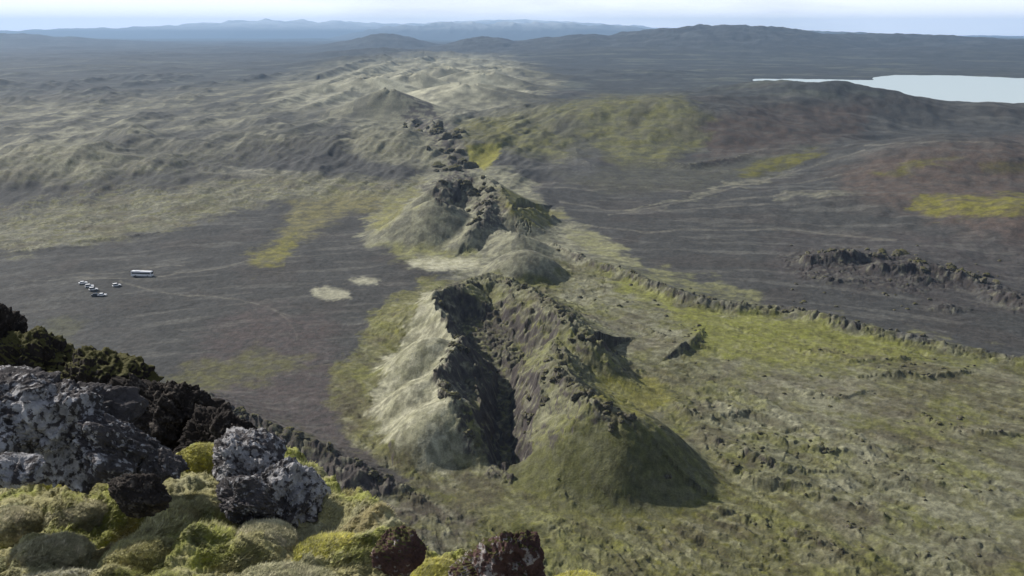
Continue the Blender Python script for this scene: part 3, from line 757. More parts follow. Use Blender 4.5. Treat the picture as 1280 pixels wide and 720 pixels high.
# ------------------------------------------------------------------ near ground: mossy hill top
kaz = np.radians(np.linspace(-44, 26, 860)); kr = np.concatenate([geo(1.1, 14, .0042), [14.]])
KA, KR = np.meshgrid(kaz, kr); kx = (KR * np.sin(KA)).ravel(); ky = (KR * np.cos(KA)).ravel(); kR = KR.ravel(); kA = KA.ravel()
def knoll_base(x, y):
    """depth below the lens"""
    r = np.hypot(x, y); a = np.arctan2(x, y)
    g = 1.83 + .17 * np.maximum(0, r - 2.4)
    # edge of the hill top: how far out it reaches, by direction
    edge = np.interp(a, np.radians([-44, -32, -24, -18, -13, -9, -6, -2, 1, 4, 8, 14, 26]), [9.2, 8.6, 7.4, 4.9, 4.1, 3.3, 2.98, 2.82, 2.70, 2.62, 2.45, 2.2, 1.9])
    over = np.maximum(0, r - edge)
    g = g + over * 1.25 + over ** 2 * .15
    # hollow between the rocks and the ridge behind them, on the left
    g = g + .75 * np.exp(-((r - 6.6) / 1.2) ** 2) * ss(-.20, -.34, a)
    return g
kz = -knoll_base(kx, ky)
kz += .055 * billow(kx / .55, ky / .55, 2, 501) + .05 * fbm(kx / .35, ky / .35, 3, 502) + .020 * fbm(kx / .07, ky / .07, 4, 503, .65)
f1, f2, cid = cells(kx / .42 + .2 * fbm(kx, ky, 2, 505), ky / .42, 504)
kz += .085 * (1 - np.minimum(1, f1 * 1.3) ** 2)
kz += H
kc = np.tile(np.array([.31, .285, .13]), (kx.size, 1))
def kpaint(m_, c): kc[:] = kc * (1 - m_[:, None]) + np.asarray(c)[None, :] * m_[:, None]
k1 = fbm(kx / .5, ky / .5, 4, 510); k2 = fbm(kx / .17, ky / .17, 4, 511); k3 = fbm(kx / 1.3, ky / 1.3, 3, 512)
kpaint(.9 * ss(.05, .4, k1 + .3 * k3), [.23, .25, .035]); kpaint(.7 * ss(.15, .5, -k1 + .4 * k2), [.27, .265, .17]); kpaint(.6 * ss(.2, .5, k2), [.09, .10, .03])
kpaint(.4 * ss(.3, .6, fbm(kx / .3, ky / .3, 3, 513)), [.16, .09, .04])
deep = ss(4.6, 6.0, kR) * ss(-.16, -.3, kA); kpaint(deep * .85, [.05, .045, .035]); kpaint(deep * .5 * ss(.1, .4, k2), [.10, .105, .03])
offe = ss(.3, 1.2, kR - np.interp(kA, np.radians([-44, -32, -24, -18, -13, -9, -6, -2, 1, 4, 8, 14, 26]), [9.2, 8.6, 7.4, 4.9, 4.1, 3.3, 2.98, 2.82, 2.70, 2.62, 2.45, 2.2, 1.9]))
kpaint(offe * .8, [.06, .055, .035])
def knoll_z(x, y): return H - float(knoll_base(np.array([x]), np.array([y]))[0])

def moss_mat(name, strength=1.0):
    mt, nt, b = new_mat(name)
    b.inputs['Sheen Weight'].default_value = .55; b.inputs['Sheen Roughness'].default_value = .5; b.inputs['Sheen Tint'].default_value = (.75, .72, .45, 1)
    at = node(nt, 'ShaderNodeAttribute', attribute_name='Col')
    pos = node(nt, 'ShaderNodeNewGeometry').outputs['Position']
    n1 = noise(nt, pos, 9, 6, .7); n2 = noise(nt, pos, 60, 5, .7)
    mp = node(nt, 'ShaderNodeMapping'); mp.inputs['Scale'].default_value = (24, 110, 60); mp.inputs['Rotation'].default_value = (0, 0, .7)
    nt.links.new(pos, mp.inputs[0]); n3 = noise(nt, mp.outputs[0], 1.0, 4, .6)
    c = mix(nt, 1.0, at.outputs['Color'], ramp(nt, n1, [(.3, g3(.6)), (.7, g3(1.45))]), 'MULTIPLY')
    c = mix(nt, 1.0, c, ramp(nt, n3, [(.3, g3(.62)), (.7, g3(1.4))]), 'MULTIPLY')
    c = mix(nt, ramp(nt, n2, [(.52, g3(0)), (.75, g3(.55))]), c, (.42, .41, .28))
    nt.links.new(c, b.inputs['Base Color'])
    prev = None
    for h, s, d in ((n1, .9, .06), (n3, .8, .012), (n2, .7, .01)):
        bp = node(nt, 'ShaderNodeBump'); bp.inputs['Strength'].default_value = s * strength; bp.inputs['Distance'].default_value = d
        nt.links.new(h, bp.inputs['Height'])
        if prev: nt.links.new(prev.outputs[0], bp.inputs['Normal'])
        prev = bp
    nt.links.new(prev.outputs[0], b.inputs['Normal'])
    return mt
MM = moss_mat('hill_moss')
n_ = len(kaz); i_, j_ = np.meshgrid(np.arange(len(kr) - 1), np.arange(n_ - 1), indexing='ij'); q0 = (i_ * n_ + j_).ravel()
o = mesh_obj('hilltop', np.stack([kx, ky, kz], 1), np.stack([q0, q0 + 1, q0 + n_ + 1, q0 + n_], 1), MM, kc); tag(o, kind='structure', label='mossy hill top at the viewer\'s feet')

# ------------------------------------------------------------------ rocks
def fold3(x, y, z, n, seed, gain=.5, f=fbm):
    return (f(x + z * .37, y - z * .53, n, seed, gain) + f(y + x * .21 + 7.1, z + x * .31, n, seed + 100, gain) + f(z - y * .29 + 3.3, x + y * .17, n, seed + 200, gain)) / 3
_ico = {}
def ico(n):
    if n not in _ico:
        import bmesh
        bm = bmesh.new(); bmesh.ops.create_icosphere(bm, subdivisions=n, radius=1)
        v = np.array([q.co[:] for q in bm.verts]); f = np.array([[w.index for w in q.verts] for q in bm.faces]); bm.free()
        _ico[n] = (v, f)
    return _ico[n]
def rock_verts(n, seed, boxy=.35, amp=.28, fine=.10, facets=7, lump=.13):
    v, f = ico(n); rs = np.random.RandomState(seed)
    d = v.copy()
    # planes cut flat faces off the ball
    rad = np.ones(len(v))
    for _ in range(facets):
        nn = rs.normal(size=3); nn /= np.linalg.norm(nn); c = rs.uniform(.55, .9)
        dp = d @ nn
        rad = np.where(dp > 1e-3, np.minimum(rad, c / np.maximum(dp, 1e-3)), rad)
    rad = 1 - (1 - rad) * (.5 + boxy)
    o_ = rs.uniform(0, 50, 3)
    p = d * 1.3 + o_
    rad = rad + amp * fold3(p[:, 0], p[:, 1], p[:, 2], 3, seed)
    p = d * 5 + o_
    rad = rad + fine * (fold3(p[:, 0], p[:, 1], p[:, 2], 4, seed + 3, .6, ridged) - .4) * 1.4
    p = d * 3.4 + o_
    rad = rad + lump * fold3(p[:, 0], p[:, 1], p[:, 2], 3, seed + 8, .55, billow)
    return d * rad[:, None], f

def lichen_mat(name, base, lich, amount, moss=0.0):
    mt, nt, b = new_mat(name)
    pos = node(nt, 'ShaderNodeNewGeometry').outputs['Position']
    n0 = noise(nt, pos, 4.5, 8, .75); n1 = noise(nt, pos, 14, 6, .7); n2 = noise(nt, pos, 42, 5, .6)
    c = ramp(nt, n1, [(.3, tuple(x * .5 for x in base)), (.7, tuple(x * 1.6 for x in base))])
    vo = node(nt, 'ShaderNodeTexVoronoi'); vo.inputs['Scale'].default_value = 30
    wr = mix(nt, .06, pos, n2); nt.links.new(wr, vo.inputs['Vector'])
    # patches: cells near their centres, gated by a broad noise
    add = node(nt, 'ShaderNodeMath', operation='SUBTRACT'); nt.links.new(n0, add.inputs[0]); 
    mu = node(nt, 'ShaderNodeMath', operation='MULTIPLY'); nt.links.new(vo.outputs['Distance'], mu.inputs[0]); mu.inputs[1].default_value = .45
    nt.links.new(mu.outputs[0], add.inputs[1])
    ad2 = node(nt, 'ShaderNodeMath', operation='ADD'); nt.links.new(add.outputs[0], ad2.inputs[0]); nt.links.new(n2, ad2.inputs[1])
    t = 1.0 - amount
    nb = noise(nt, pos, 1.7, 3, .5)
    gate = node(nt, 'ShaderNodeMath', operation='MULTIPLY_ADD'); nt.links.new(nb, gate.inputs[0]); gate.inputs[1].default_value = .9; nt.links.new(ad2.outputs[0], gate.inputs[2])
    hf = node(nt, 'ShaderNodeMath', operation='MULTIPLY'); nt.links.new(gate.outputs[0], hf.inputs[0]); hf.inputs[1].default_value = .5
    t = (t + .45) * .5
    m_ = ramp(nt, hf.outputs[0], [(t - .03, g3(0)), (t + .02, g3(1))])
    c = mix(nt, m_, c, mix(nt, ramp(nt, n1, [(.35, g3(0)), (.65, g3(1))]), tuple(x * .38 for x in lich), lich))
    if moss:
        ge = node(nt, 'ShaderNodeNewGeometry'); sp = node(nt, 'ShaderNodeSeparateXYZ'); nt.links.new(ge.outputs['Normal'], sp.inputs[0])
        a_ = node(nt, 'ShaderNodeMath', operation='MULTIPLY_ADD'); nt.links.new(sp.outputs[2], a_.inputs[0]); a_.inputs[1].default_value = .6
        nt.links.new(n0, a_.inputs[2])
        mm = ramp(nt, a_.outputs[0], [(1.05 - moss * .5, g3(0)), (1.12 - moss * .5, g3(1))])
        c = mix(nt, mm, c, mix(nt, n1, (.045, .043, .015), (.125, .118, .045)))
    nt.links.new(c, b.inputs['Base Color'])
    prev = None
    for h, s, d in ((n1, 1.0, .04), (n2, .8, .015)):
        bp = node(nt, 'ShaderNodeBump'); bp.inputs['Strength'].default_value = s; bp.inputs['Distance'].default_value = d
        nt.links.new(h, bp.inputs['Height'])
        if prev: nt.links.new(prev.outputs[0], bp.inputs['Normal'])
        prev = bp
    nt.links.new(prev.outputs[0], b.inputs['Normal'])
    return mt
ML = lichen_mat('lichen_rock', (.068, .062, .062), (.52, .51, .51), .14)
ML2 = lichen_mat('lichen_rock_dense', (.072, .066, .066), (.50, .49, .49), .19)
MD = lichen_mat('dark_lava', (.030, .025, .022), (.14, .12, .10), .08, moss=.02)
MDM = lichen_mat('dark_lava_mossy', (.030, .025, .022), (.16, .14, .10), .05, moss=.42)
MR = lichen_mat('red_lava', (.085, .050, .044), (.44, .40, .38), .10, moss=.12)
MS = lichen_mat('field_lava', (.050, .043, .040), (.22, .21, .15), .2, moss=.14)

def rock(u, v, r, size, seed, mat, label, name='rock', cat='rock', group=None, rot=(0, 0, 0), n=6, amp=.3, fine=.16, facets=9, sink=0.0, lump=.12):
    vv, f = rock_verts(n, seed, .35, amp, fine, facets, lump)
    vv = vv * np.array(size)
    from mathutils import Euler
    Rm = np.array(Euler([math.radians(a) for a in rot]).to_matrix()); vv = vv @ Rm.T
    x, y, z = PR(u, v, r)
    o = mesh_obj(name, vv, f, mat)
    o.location = (x, y, z - sink)
    tag(o, label, cat, group)
    return o
# lichen spotted outcrops
B = dict(n=7, amp=.45, fine=.12, facets=16, lump=.10)
rock(5, 530, 4.3, (.30, .28, .22), 11, ML, 'dark boulder flecked with lichen at the left picture edge', 'lichen_boulder', 'boulder', rot=(10, -8, 30), **B)
rock(85, 535, 4.25, (.30, .28, .21), 12, ML, 'broad dark boulder with white lichen flecks in the middle of the left outcrop', 'lichen_boulder', 'boulder', rot=(14, 18, -20), **B)
rock(150, 562, 4.1, (.23, .2, .13), 13, ML, 'lower boulder at the right end of the left outcrop', 'lichen_boulder', 'boulder', rot=(0, 26, 40), **B)
rock(312, 582, 4.2, (.20, .22, .14), 14, ML2, 'upper boulder crusted with pale lichen beside the steep drop', 'lichen_boulder', 'boulder', rot=(0, 20, 20), **B)
rock(362, 620, 4.0, (.18, .2, .14), 15, ML2, 'lower boulder crusted with pale lichen, nearest the steep drop', 'lichen_boulder', 'boulder', rot=(10, 30, -30), **B)
rock(312, 628, 3.9, (.14, .15, .10), 16, ML2, 'small lichened boulder left of the pale crusted pair', 'lichen_boulder', 'boulder', rot=(0, 10, 60), **B)
rock(205, 580, 4.0, (.10, .09, .06), 17, ML, 'small lichen stone between the two outcrops', 'lichen_boulder', 'boulder', rot=(0, 20, 0), **B)
rock(20, 590, 3.6, (.11, .08, .06), 19, ML2, 'white lichened stone below the left boulder, above the moss', 'lichen_boulder', 'boulder', **B)
# dark ridge behind
B = dict(n=7, amp=.5, fine=.16, facets=16, lump=.14)
rock(-20, 440, 9.6, (.40, .42, .58), 23, MD, 'black lava pillar rising highest at the left edge', 'lava_crag', 'crag', **B)
rock(40, 478, 9.2, (.66, .5, .44), 25, MDM, 'moss capped dark crag right of the black pillar', 'lava_crag', 'crag', rot=(0, 8, 0), **B)
rock(125, 500, 8.6, (.66, .5, .42), 27, MDM, 'long mossy topped dark crag in the middle of the ridge', 'lava_crag', 'crag', rot=(0, 12, -8), **B)
rock(205, 528, 8.0, (.54, .42, .40), 29, MD, 'rugged blackish crag behind the lichen boulders', 'lava_crag', 'crag', rot=(0, 18, 0), **B)
rock(275, 560, 7.4, (.38, .34, .32), 31, MD, 'lowest dark crag at the right end of the ridge', 'lava_crag', 'crag', rot=(0, 22, 0), **B)
# bottom edge
rock(497, 690, 3.0, (.085, .07, .075), 33, MR, 'small brown rock with white lichen tips on the moss edge', 'rock', 'rock', n=6)
rock(640, 712, 2.95, (.105, .09, .125), 35, MR, 'reddish brown pointed rock at the bottom edge', 'rock', 'rock', rot=(0, 10, 0), n=6, amp=.35)
rock(600, 712, 3.05, (.10, .06, .06), 36, MR, 'low pale rimmed rock left of the reddish one', 'rock', 'rock', rot=(0, -25, 0), n=6)

# moss hummocks
HUM = []
def hummock(u, v, r, size, seed, col, label, rot=0, lift=0):
    vv, f = ico(6); vv = vv.copy(); rs = np.random.RandomState(seed); o_ = rs.uniform(0, 40, 3)
    p = vv * 1.6 + o_; rad = 1 + .22 * fold3(p[:, 0], p[:, 1], p[:, 2], 3, seed); p = vv * 9 + o_
    rad += .07 * fold3(p[:, 0], p[:, 1], p[:, 2], 3, seed, .6)
    d = vv * rad[:, None] * np.array(size)
    ca, sa = math.cos(rot), math.sin(rot)
    d = np.stack([d[:, 0] * ca - d[:, 1] * sa, d[:, 0] * sa + d[:, 1] * ca, d[:, 2]], 1)
    p = vv * 3 + o_
    k = ss(-.1, .5, fold3(p[:, 0], p[:, 1], p[:, 2], 3, seed + 5))[:, None]
    col = np.array(col); c = col * (1 - k) + (col * np.array([1.35, 1.3, 1.5])) * k
    q = ss(0, .5, fold3(p[:, 0] * 2, p[:, 1] * 2, p[:, 2] * 2, 3, seed + 9))[:, None]
    c = c * (1 - .3 * q) + np.array([.12, .12, .04]) * .3 * q
    o = mesh_obj('moss_hummock', d, f, MM, c)
    dr = ray(u, v); hl = math.hypot(dr[0], dr[1])
    for q_ in np.linspace(1.2, 8, 700):
        if -dr[2] / hl * q_ > H - knoll_z(dr[0] / hl * q_, dr[1] / hl * q_) - .07: break
    o.location = (dr[0] / hl * q_, dr[1] / hl * q_, H + dr[2] / hl * q_ - size[2] * .25 + lift)
    HUM.append((d + np.array(o.location), c, vv[:, 2]))
    tag(o, label, 'moss hummock', 'moss hummocks on the hill top')
ymoss = (.34, .32, .04); gmo = (.29, .27, .10); pmo = (.40, .37, .23)
hummock(125, 606, 3.35, (.24, .17, .11), 41, ymoss, 'bright yellow green moss hummock below the lichen boulder', lift=.07)
hummock(240, 645, 2.95, (.155, .13, .10), 42, gmo, 'dark olive moss hummock right of the black hollow')
hummock(100, 640, 2.95, (.17, .12, .07), 43, pmo, 'greyish moss hummock in front of the yellow green one')
hummock(60, 694, 2.62, (.15, .12, .06), 44, pmo, 'broad pale moss hummock near the lower left corner')
hummock(15, 655, 2.9, (.12, .10, .07), 45, pmo, 'pale moss hummock at the left edge under the lichened stone')
hummock(180, 700, 2.55, (.16, .12, .08), 46, gmo, 'green moss hummock at the bottom, right of the broad one')
hummock(255, 575, 3.8, (.16, .12, .10), 47, ymoss, 'yellowish moss hummock left of the lichened right boulder')
hummock(330, 672, 2.85, (.12, .09, .06), 48, pmo, 'grey streaked moss hummock below the right boulder')
hummock(75, 738, 2.42, (.20, .10, .06), 49, (.40, .39, .30), 'whitish moss hummock cut by the bottom edge')
hummock(420, 690, 2.9, (.16, .10, .06), 50, ymoss, 'bright green moss hummock along the right edge of the hill top')
hummock(540, 722, 2.85, (.13, .09, .05), 51, ymoss, 'vivid yellow green moss hummock between the two brown rocks')
hummock(720, 738, 2.75, (.10, .08, .05), 52, ymoss, 'small yellow moss hummock right of the reddish rock')
hummock(350, 730, 2.55, (.18, .10, .06), 53, (.30, .29, .17), 'straw coloured moss hummock at the bottom centre left')
# moss and grass fringe
def fringe(cnt, seed):
    rs = np.random.RandomState(seed)
    a = np.radians(rs.uniform(-34, 10, cnt)); q = 2.0 + rs.beta(1.1, 2.2, cnt) * 3.2
    x = q * np.sin(a); y = q * np.cos(a)
    dt = np.searchsorted(kaz, a).clip(1, len(kaz) - 1); dr_ = np.searchsorted(kr, q).clip(1, len(kr) - 1)
    z = kz.reshape(len(kr), len(kaz))[dr_, dt]; col = kc.reshape(len(kr), len(kaz), 3)[dr_, dt]
    cl_ = fbm(x / .25, y / .25, 3, 530); keep = cl_ > -.15
    x, y, z, col, cl_ = x[keep], y[keep], z[keep], col[keep], cl_[keep]
    for hv, hc, hz_ in HUM:
        ii_ = rs.randint(0, len(hv), 30000); ii_ = ii_[hz_[ii_] > -.15]
        jt = hv[ii_] + rs.normal(0, .0015, (ii_.size, 3))
        x = np.append(x, jt[:, 0]); y = np.append(y, jt[:, 1]); z = np.append(z, jt[:, 2]); col = np.concatenate([col, hc[ii_]]); cl_ = np.append(cl_, np.zeros(ii_.size) - .1)
    n_k = x.size
    L = rs.uniform(.008, .024, n_k) * (1 + .8 * np.clip(cl_, 0, 1)); wd = rs.uniform(.0012, .0024, n_k)
    ori = .5 + fbm(x / .6, y / .6, 2, 531) * 1.6 + rs.normal(0, .5, n_k); el = rs.uniform(.05, .9, n_k)
    dx, dy, dz_ = np.cos(ori) * np.cos(el), np.sin(ori) * np.cos(el), np.sin(el)
    sx_, sy_ = -np.sin(ori), np.cos(ori)
    b0 = np.stack([x - sx_ * wd, y - sy_ * wd, z - .004], 1); b1 = np.stack([x + sx_ * wd, y + sy_ * wd, z - .004], 1)
    tp = np.stack([x + dx * L, y + dy * L, z + dz_ * L], 1)
    vv = np.concatenate([b0, b1, tp]); f = np.stack([np.arange(n_k), np.arange(n_k) + n_k, np.arange(n_k) + 2 * n_k], 1)
    col = col * rs.uniform(.7, 1.7, (n_k, 1)) + np.array([.03, .03, .012]); st = (rs.uniform(0, 1, n_k) < .28)[:, None]; col = np.where(st, col * .4 + np.array([.32, .30, .19]), col); col = np.concatenate([col, col, col])
    o = mesh_obj('moss_fringe', vv, f, MM, col, smooth=False)
    tag(o, 'short moss and dry grass fringe over the hill top', 'moss', kind='stuff')
fringe(330000, 9)
# black lump added in place of the shaded hollow
rock(174, 616, 3.3, (.10, .07, .075), 55, MD, 'black lump standing for shade in the hollow between moss hummocks', 'rock', 'rock', n=6)

# ------------------------------------------------------------------ loose stones in the lava field
from mathutils.bvhtree import BVHTree
def zat(x, y):
    r = math.hypot(x, y); a = math.atan2(x, y)
    i = min(NR - 2, max(0, int(np.searchsorted(rr, r)) - 1)); j = min(NA - 2, max(0, int(np.searchsorted(az, a)) - 1))
    tr = (r - rr[i]) / (rr[i + 1] - rr[i]); ta = (a - az[j]) / (az[j + 1] - az[j])
    return float((ZZ[i, j] * (1 - ta) + ZZ[i, j + 1] * ta) * (1 - tr) + (ZZ[i + 1, j] * (1 - ta) + ZZ[i + 1, j + 1] * ta) * tr)
protos = []
for k in range(8):
    vv, f = rock_verts(3, 600 + k, .4, .35, .25, 6); vv[:, 2] *= .75
    me = mesh_obj('lava_block', vv, f, MS, smooth=False); protos.append(me)
zones = [((860, 1270), (455, 560), 60), ((820, 1270), (560, 715), 95), ((700, 880), (360, 460), 22), ((985, 1270), (312, 395), 36), ((640, 860), (600, 700), 20)]
first = [True] * 8
for (ua, ub), (va, vb), cnt in zones:
    for c_ in range(cnt):
        u = rnd.uniform(ua, ub); v = rnd.uniform(va, vb)
        if v > 440 and rnd.random() < .7:
            ps = rnd.choice(SCARPS); k = rnd.randrange(len(ps) - 1); t_ = rnd.random()
            u = ps[k][0] + (ps[k + 1][0] - ps[k][0]) * t_ + rnd.gauss(0, 10); v = ps[k][1] + (ps[k + 1][1] - ps[k][1]) * t_ + rnd.gauss(2, 6)
            if v > 718 or u > 1272: continue
        x, y = P(u, v); z = zat(x, y)
        s = rnd.uniform(.35, 1.0) * (1.5 if rnd.random() < .12 else 1) * (1.5 if v < 400 else 1)
        k = rnd.randrange(8)
        if first[k]: o = protos[k]; first[k] = False
        else: o = protos[k].copy(); bpy.context.scene.collection.objects.link(o)
        o.location = (x, y, z + s * .1); o.scale = (s * rnd.uniform(.8, 1.5), s, s * rnd.uniform(.6, 1.1)); o.rotation_euler = (0, 0, rnd.uniform(0, 6.3))
        beyond = v < 400
        tag(o, 'dark lava block on the ash beyond the long lava wall' if beyond else 'dark lava block lying in the mossy lava field', 'lava block',
            'lava blocks on the ash' if beyond else 'lava blocks in the moss field')

# broken lava standing along the crater rims
rimp = []
for k in range(5):
    vv, f = rock_verts(4, 640 + k, .5, .45, .22, 9, .2); vv[:, 2] *= .95
    rimp.append(mesh_obj('lava_crag', vv, f, MS, smooth=False))
rfirst = [True] * 5
def rim(path, cnt, smin, smax_, label, grp, jit=5, zlift=.1):
    for c_ in range(cnt):
        k = rnd.randrange(len(path) - 1); t_ = rnd.random()
        u = path[k][0] + (path[k + 1][0] - path[k][0]) * t_; v = path[k][1] + (path[k + 1][1] - path[k][1]) * t_
        h_ = path[k][2] + (path[k + 1][2] - path[k][2]) * t_
        x, y = P(u, v, h_); s_ = rnd.uniform(smin, smax_)
        x += rnd.gauss(0, jit); y += rnd.gauss(0, jit); z = zat(x, y)
        q = rnd.randrange(5)
        if rfirst[q]: o = rimp[q]; rfirst[q] = False
        else: o = rimp[q].copy(); bpy.context.scene.collection.objects.link(o)
        o.location = (x, y, z + s_ * zlift); o.scale = (s_ * rnd.uniform(.7, 1.5), s_ * rnd.uniform(.7, 1.3), s_ * rnd.uniform(.6, 1.15))
        o.rotation_euler = (rnd.uniform(-.4, .4), rnd.uniform(-.4, .4), rnd.uniform(0, 6.3)); tag(o, label, 'lava crag', grp)
rim([(546, 364, 18), (572, 392, 22), (581, 418, 20), (566, 442, 21), (550, 464, 23), (553, 484, 19), (567, 502, 21), (578, 530, 15), (600, 562, 8)], 26, 1.1, 2.6,
    'jagged lava crag on the left rim of the large split crater', 'crags on the left rim of the split crater', 1.6)
rim([(585, 354, 13), (622, 352, 12), (660, 364, 14), (690, 384, 18), (716, 406, 20), (738, 430, 17)], 24, 1.1, 2.4,
    'lava crag on the far rim of the large split crater', 'crags on the far rim of the split crater', 3)
rim([(688, 452, 20), (698, 464, 25), (720, 488, 24), (745, 504, 27), (780, 520, 25), (750, 512, 27)], 24, .9, 2.2,
    'lava crag on top of the round dark mound nearest the viewer', 'crags on the nearest mound', 2.5)
rim([(690, 470, 20), (672, 505, 14), (655, 540, 8)], 18, .8, 1.9, 'lava crag on the slope between the cleft and the nearest mound', 'crags right of the cleft', 3)
rim([(545, 238, 31), (558, 228, 34), (578, 226, 34), (592, 240, 27), (600, 262, 20)], 22, 1.8, 4.2, 'black lava crag on the summit of the middle cone', 'crags on the middle cone', 4)
rim([(604, 222, 34), (618, 232, 31), (604, 268, 23), (590, 286, 16)], 12, 1.5, 3.2, 'lava crag in the gully right of the middle cone summit', 'crags in the gully', 3)
rim([(566, 215, 8), (560, 197, 10), (566, 180, 12), (556, 166, 18), (538, 150, 22)], 34, 3.5, 8.5, 'black crag in the jagged spine running away behind the middle cone', 'crags of the lava spine', 11)
rim([(512, 166, 18), (518, 146, 24)], 8, 3.5, 7, 'black crag on the short side spine left of the main lava spine', 'crags of the side spine', 9)
rim([(285, 507, 15), (330, 528, 13), (370, 548, 12), (410, 566, 10), (450, 584, 8), (490, 604, 6), (525, 626, 3)], 30, .6, 1.8, 'dark crag on the ledge running down the brown slope below the viewer', 'crags on the slope ledge', 1.6)
rim([(985, 326, 5), (1050, 316, 10), (1100, 320, 9), (1150, 332, 9), (1200, 346, 7), (1250, 362, 5)], 44, 1.4, 3.6, 'dark lava crag in the broken outcrop on the ash', 'crags of the outcrop on the ash', 7)
rim([(700, 312, 6), (760, 332, 6), (840, 362, 6.5), (925, 380, 6), (1020, 392, 6), (1100, 412, 5), (1200, 434, 4)], 40, .7, 1.8, 'small crag standing on the long lava wall', 'crags on the lava wall', 1.5)

# ------------------------------------------------------------------ vehicles in the parking place
import bmesh
def simple_mat(name, c, rough=.4, spec=.5, metal=0):
    mt, nt, b = new_mat(name)
    pos = node(nt, 'ShaderNodeTexCoord').outputs['Object']
    cc = mix(nt, 1.0, tuple(c), ramp(nt, noise(nt, pos, 2.5, 4), [(.3, g3(.88)), (.7, g3(1.05))]), 'MULTIPLY')
    nt.links.new(cc, b.inputs['Base Color'])
    b.inputs['Roughness'].default_value = rough; b.inputs['Specular IOR Level'].default_value = spec; b.inputs['Metallic'].default_value = metal
    return mt
Mwhite = simple_mat('white_paint', (.80, .80, .80)); Mgrey = simple_mat('dark_paint', (.05, .052, .06)); Mglass = simple_mat('window_glass', (.02, .022, .025), .1)
Mtyre = simple_mat('tyre_rubber', (.02, .02, .02), .9, .2); Msilver = simple_mat('silver_paint', (.45, .46, .48)); Mlamp = simple_mat('lamp_lens', (.6, .55, .5), .2)
Mred = simple_mat('tail_lens', (.35, .02, .02), .3); Mrim = simple_mat('wheel_metal', (.4, .4, .4), .35, .5, .8)
def extrude_profile(name, prof, w0, w1, mat, parent, hi=None, bev=.04):
    """side profile (y, z) pulled across the width, narrowed above the waist"""
    bm = bmesh.new(); n = len(prof); zt = max(p[1] for p in prof); zb = hi if hi else min(p[1] for p in prof)
    rows = []
    for s in (-1, 1):
        rows.append([bm.verts.new((s * (w0 if z <= zb else w0 + (w1 - w0) * (z - zb) / max(.01, zt - zb)) / 2, y, z)) for y, z in prof])
    bm.faces.new(rows[0][::-1]); bm.faces.new(rows[1])
    for i in range(n): bm.faces.new((rows[0][i], rows[0][(i + 1) % n], rows[1][(i + 1) % n], rows[1][i]))
    bmesh.ops.recalc_face_normals(bm, faces=bm.faces)
    bmesh.ops.bevel(bm, geom=list(bm.edges), offset=bev, segments=2, affect='EDGES')
    me = bpy.data.meshes.new(name); bm.to_mesh(me); bm.free(); me.materials.append(mat)
    o = bpy.data.objects.new(name, me); bpy.context.scene.collection.objects.link(o); o.parent = parent; return o
def boxo(name, c, s, mat, parent, bev=.02):
    bm = bmesh.new(); bmesh.ops.create_cube(bm, size=1)
    for v_ in bm.verts: v_.co = (v_.co.x * s[0] + c[0], v_.co.y * s[1] + c[1], v_.co.z * s[2] + c[2])
    bmesh.ops.bevel(bm, geom=list(bm.edges), offset=bev, segments=2, affect='EDGES')
    me = bpy.data.meshes.new(name); bm.to_mesh(me); bm.free(); me.materials.append(mat)
    o = bpy.data.objects.new(name, me); bpy.context.scene.collection.objects.link(o); o.parent = parent; return o
def wheel(x, y, rad, parent):
    bm = bmesh.new(); bmesh.ops.create_cone(bm, cap_ends=True, segments=24, radius1=rad, radius2=rad, depth=.24)
    bmesh.ops.rotate(bm, verts=bm.verts, matrix=__import__('mathutils').Matrix.Rotation(math.pi / 2, 3, 'Y'))
    bmesh.ops.translate(bm, verts=bm.verts, vec=(x, y, rad))
    bmesh.ops.bevel(bm, geom=list(bm.edges), offset=.02, segments=1, affect='EDGES')
    me = bpy.data.meshes.new('wheel'); bm.to_mesh(me); bm.free(); me.materials.append(Mtyre)
    o = bpy.data.objects.new('wheel', me); bpy.context.scene.collection.objects.link(o); o.parent = parent
    bm = bmesh.new(); bmesh.ops.create_cone(bm, cap_ends=True, segments=20, radius1=rad * .6, radius2=rad * .5, depth=.04)
    s = 1 if x > 0 else -1
    bmesh.ops.rotate(bm, verts=bm.verts, matrix=__import__('mathutils').Matrix.Rotation(s * math.pi / 2, 3, 'Y'))
    bmesh.ops.translate(bm, verts=bm.verts, vec=(x + s * .13, y, rad))
    me = bpy.data.meshes.new('rim'); bm.to_mesh(me); bm.free(); me.materials.append(Mrim)
    r_ = bpy.data.objects.new('rim', me); bpy.context.scene.collection.objects.link(r_); r_.parent = o
def root(name, u, v, rotz, label, cat, group=None):
    x, y = P(u, v)
    for _ in range(6):
        z = zat(x, y); x, y = P(u, v, z)
    o = bpy.data.objects.new(name, None); bpy.context.scene.collection.objects.link(o)
    o.location = (x, y, z + .02); o.rotation_euler = (0, 0, math.radians(rotz)); tag(o, label, cat, group); return o
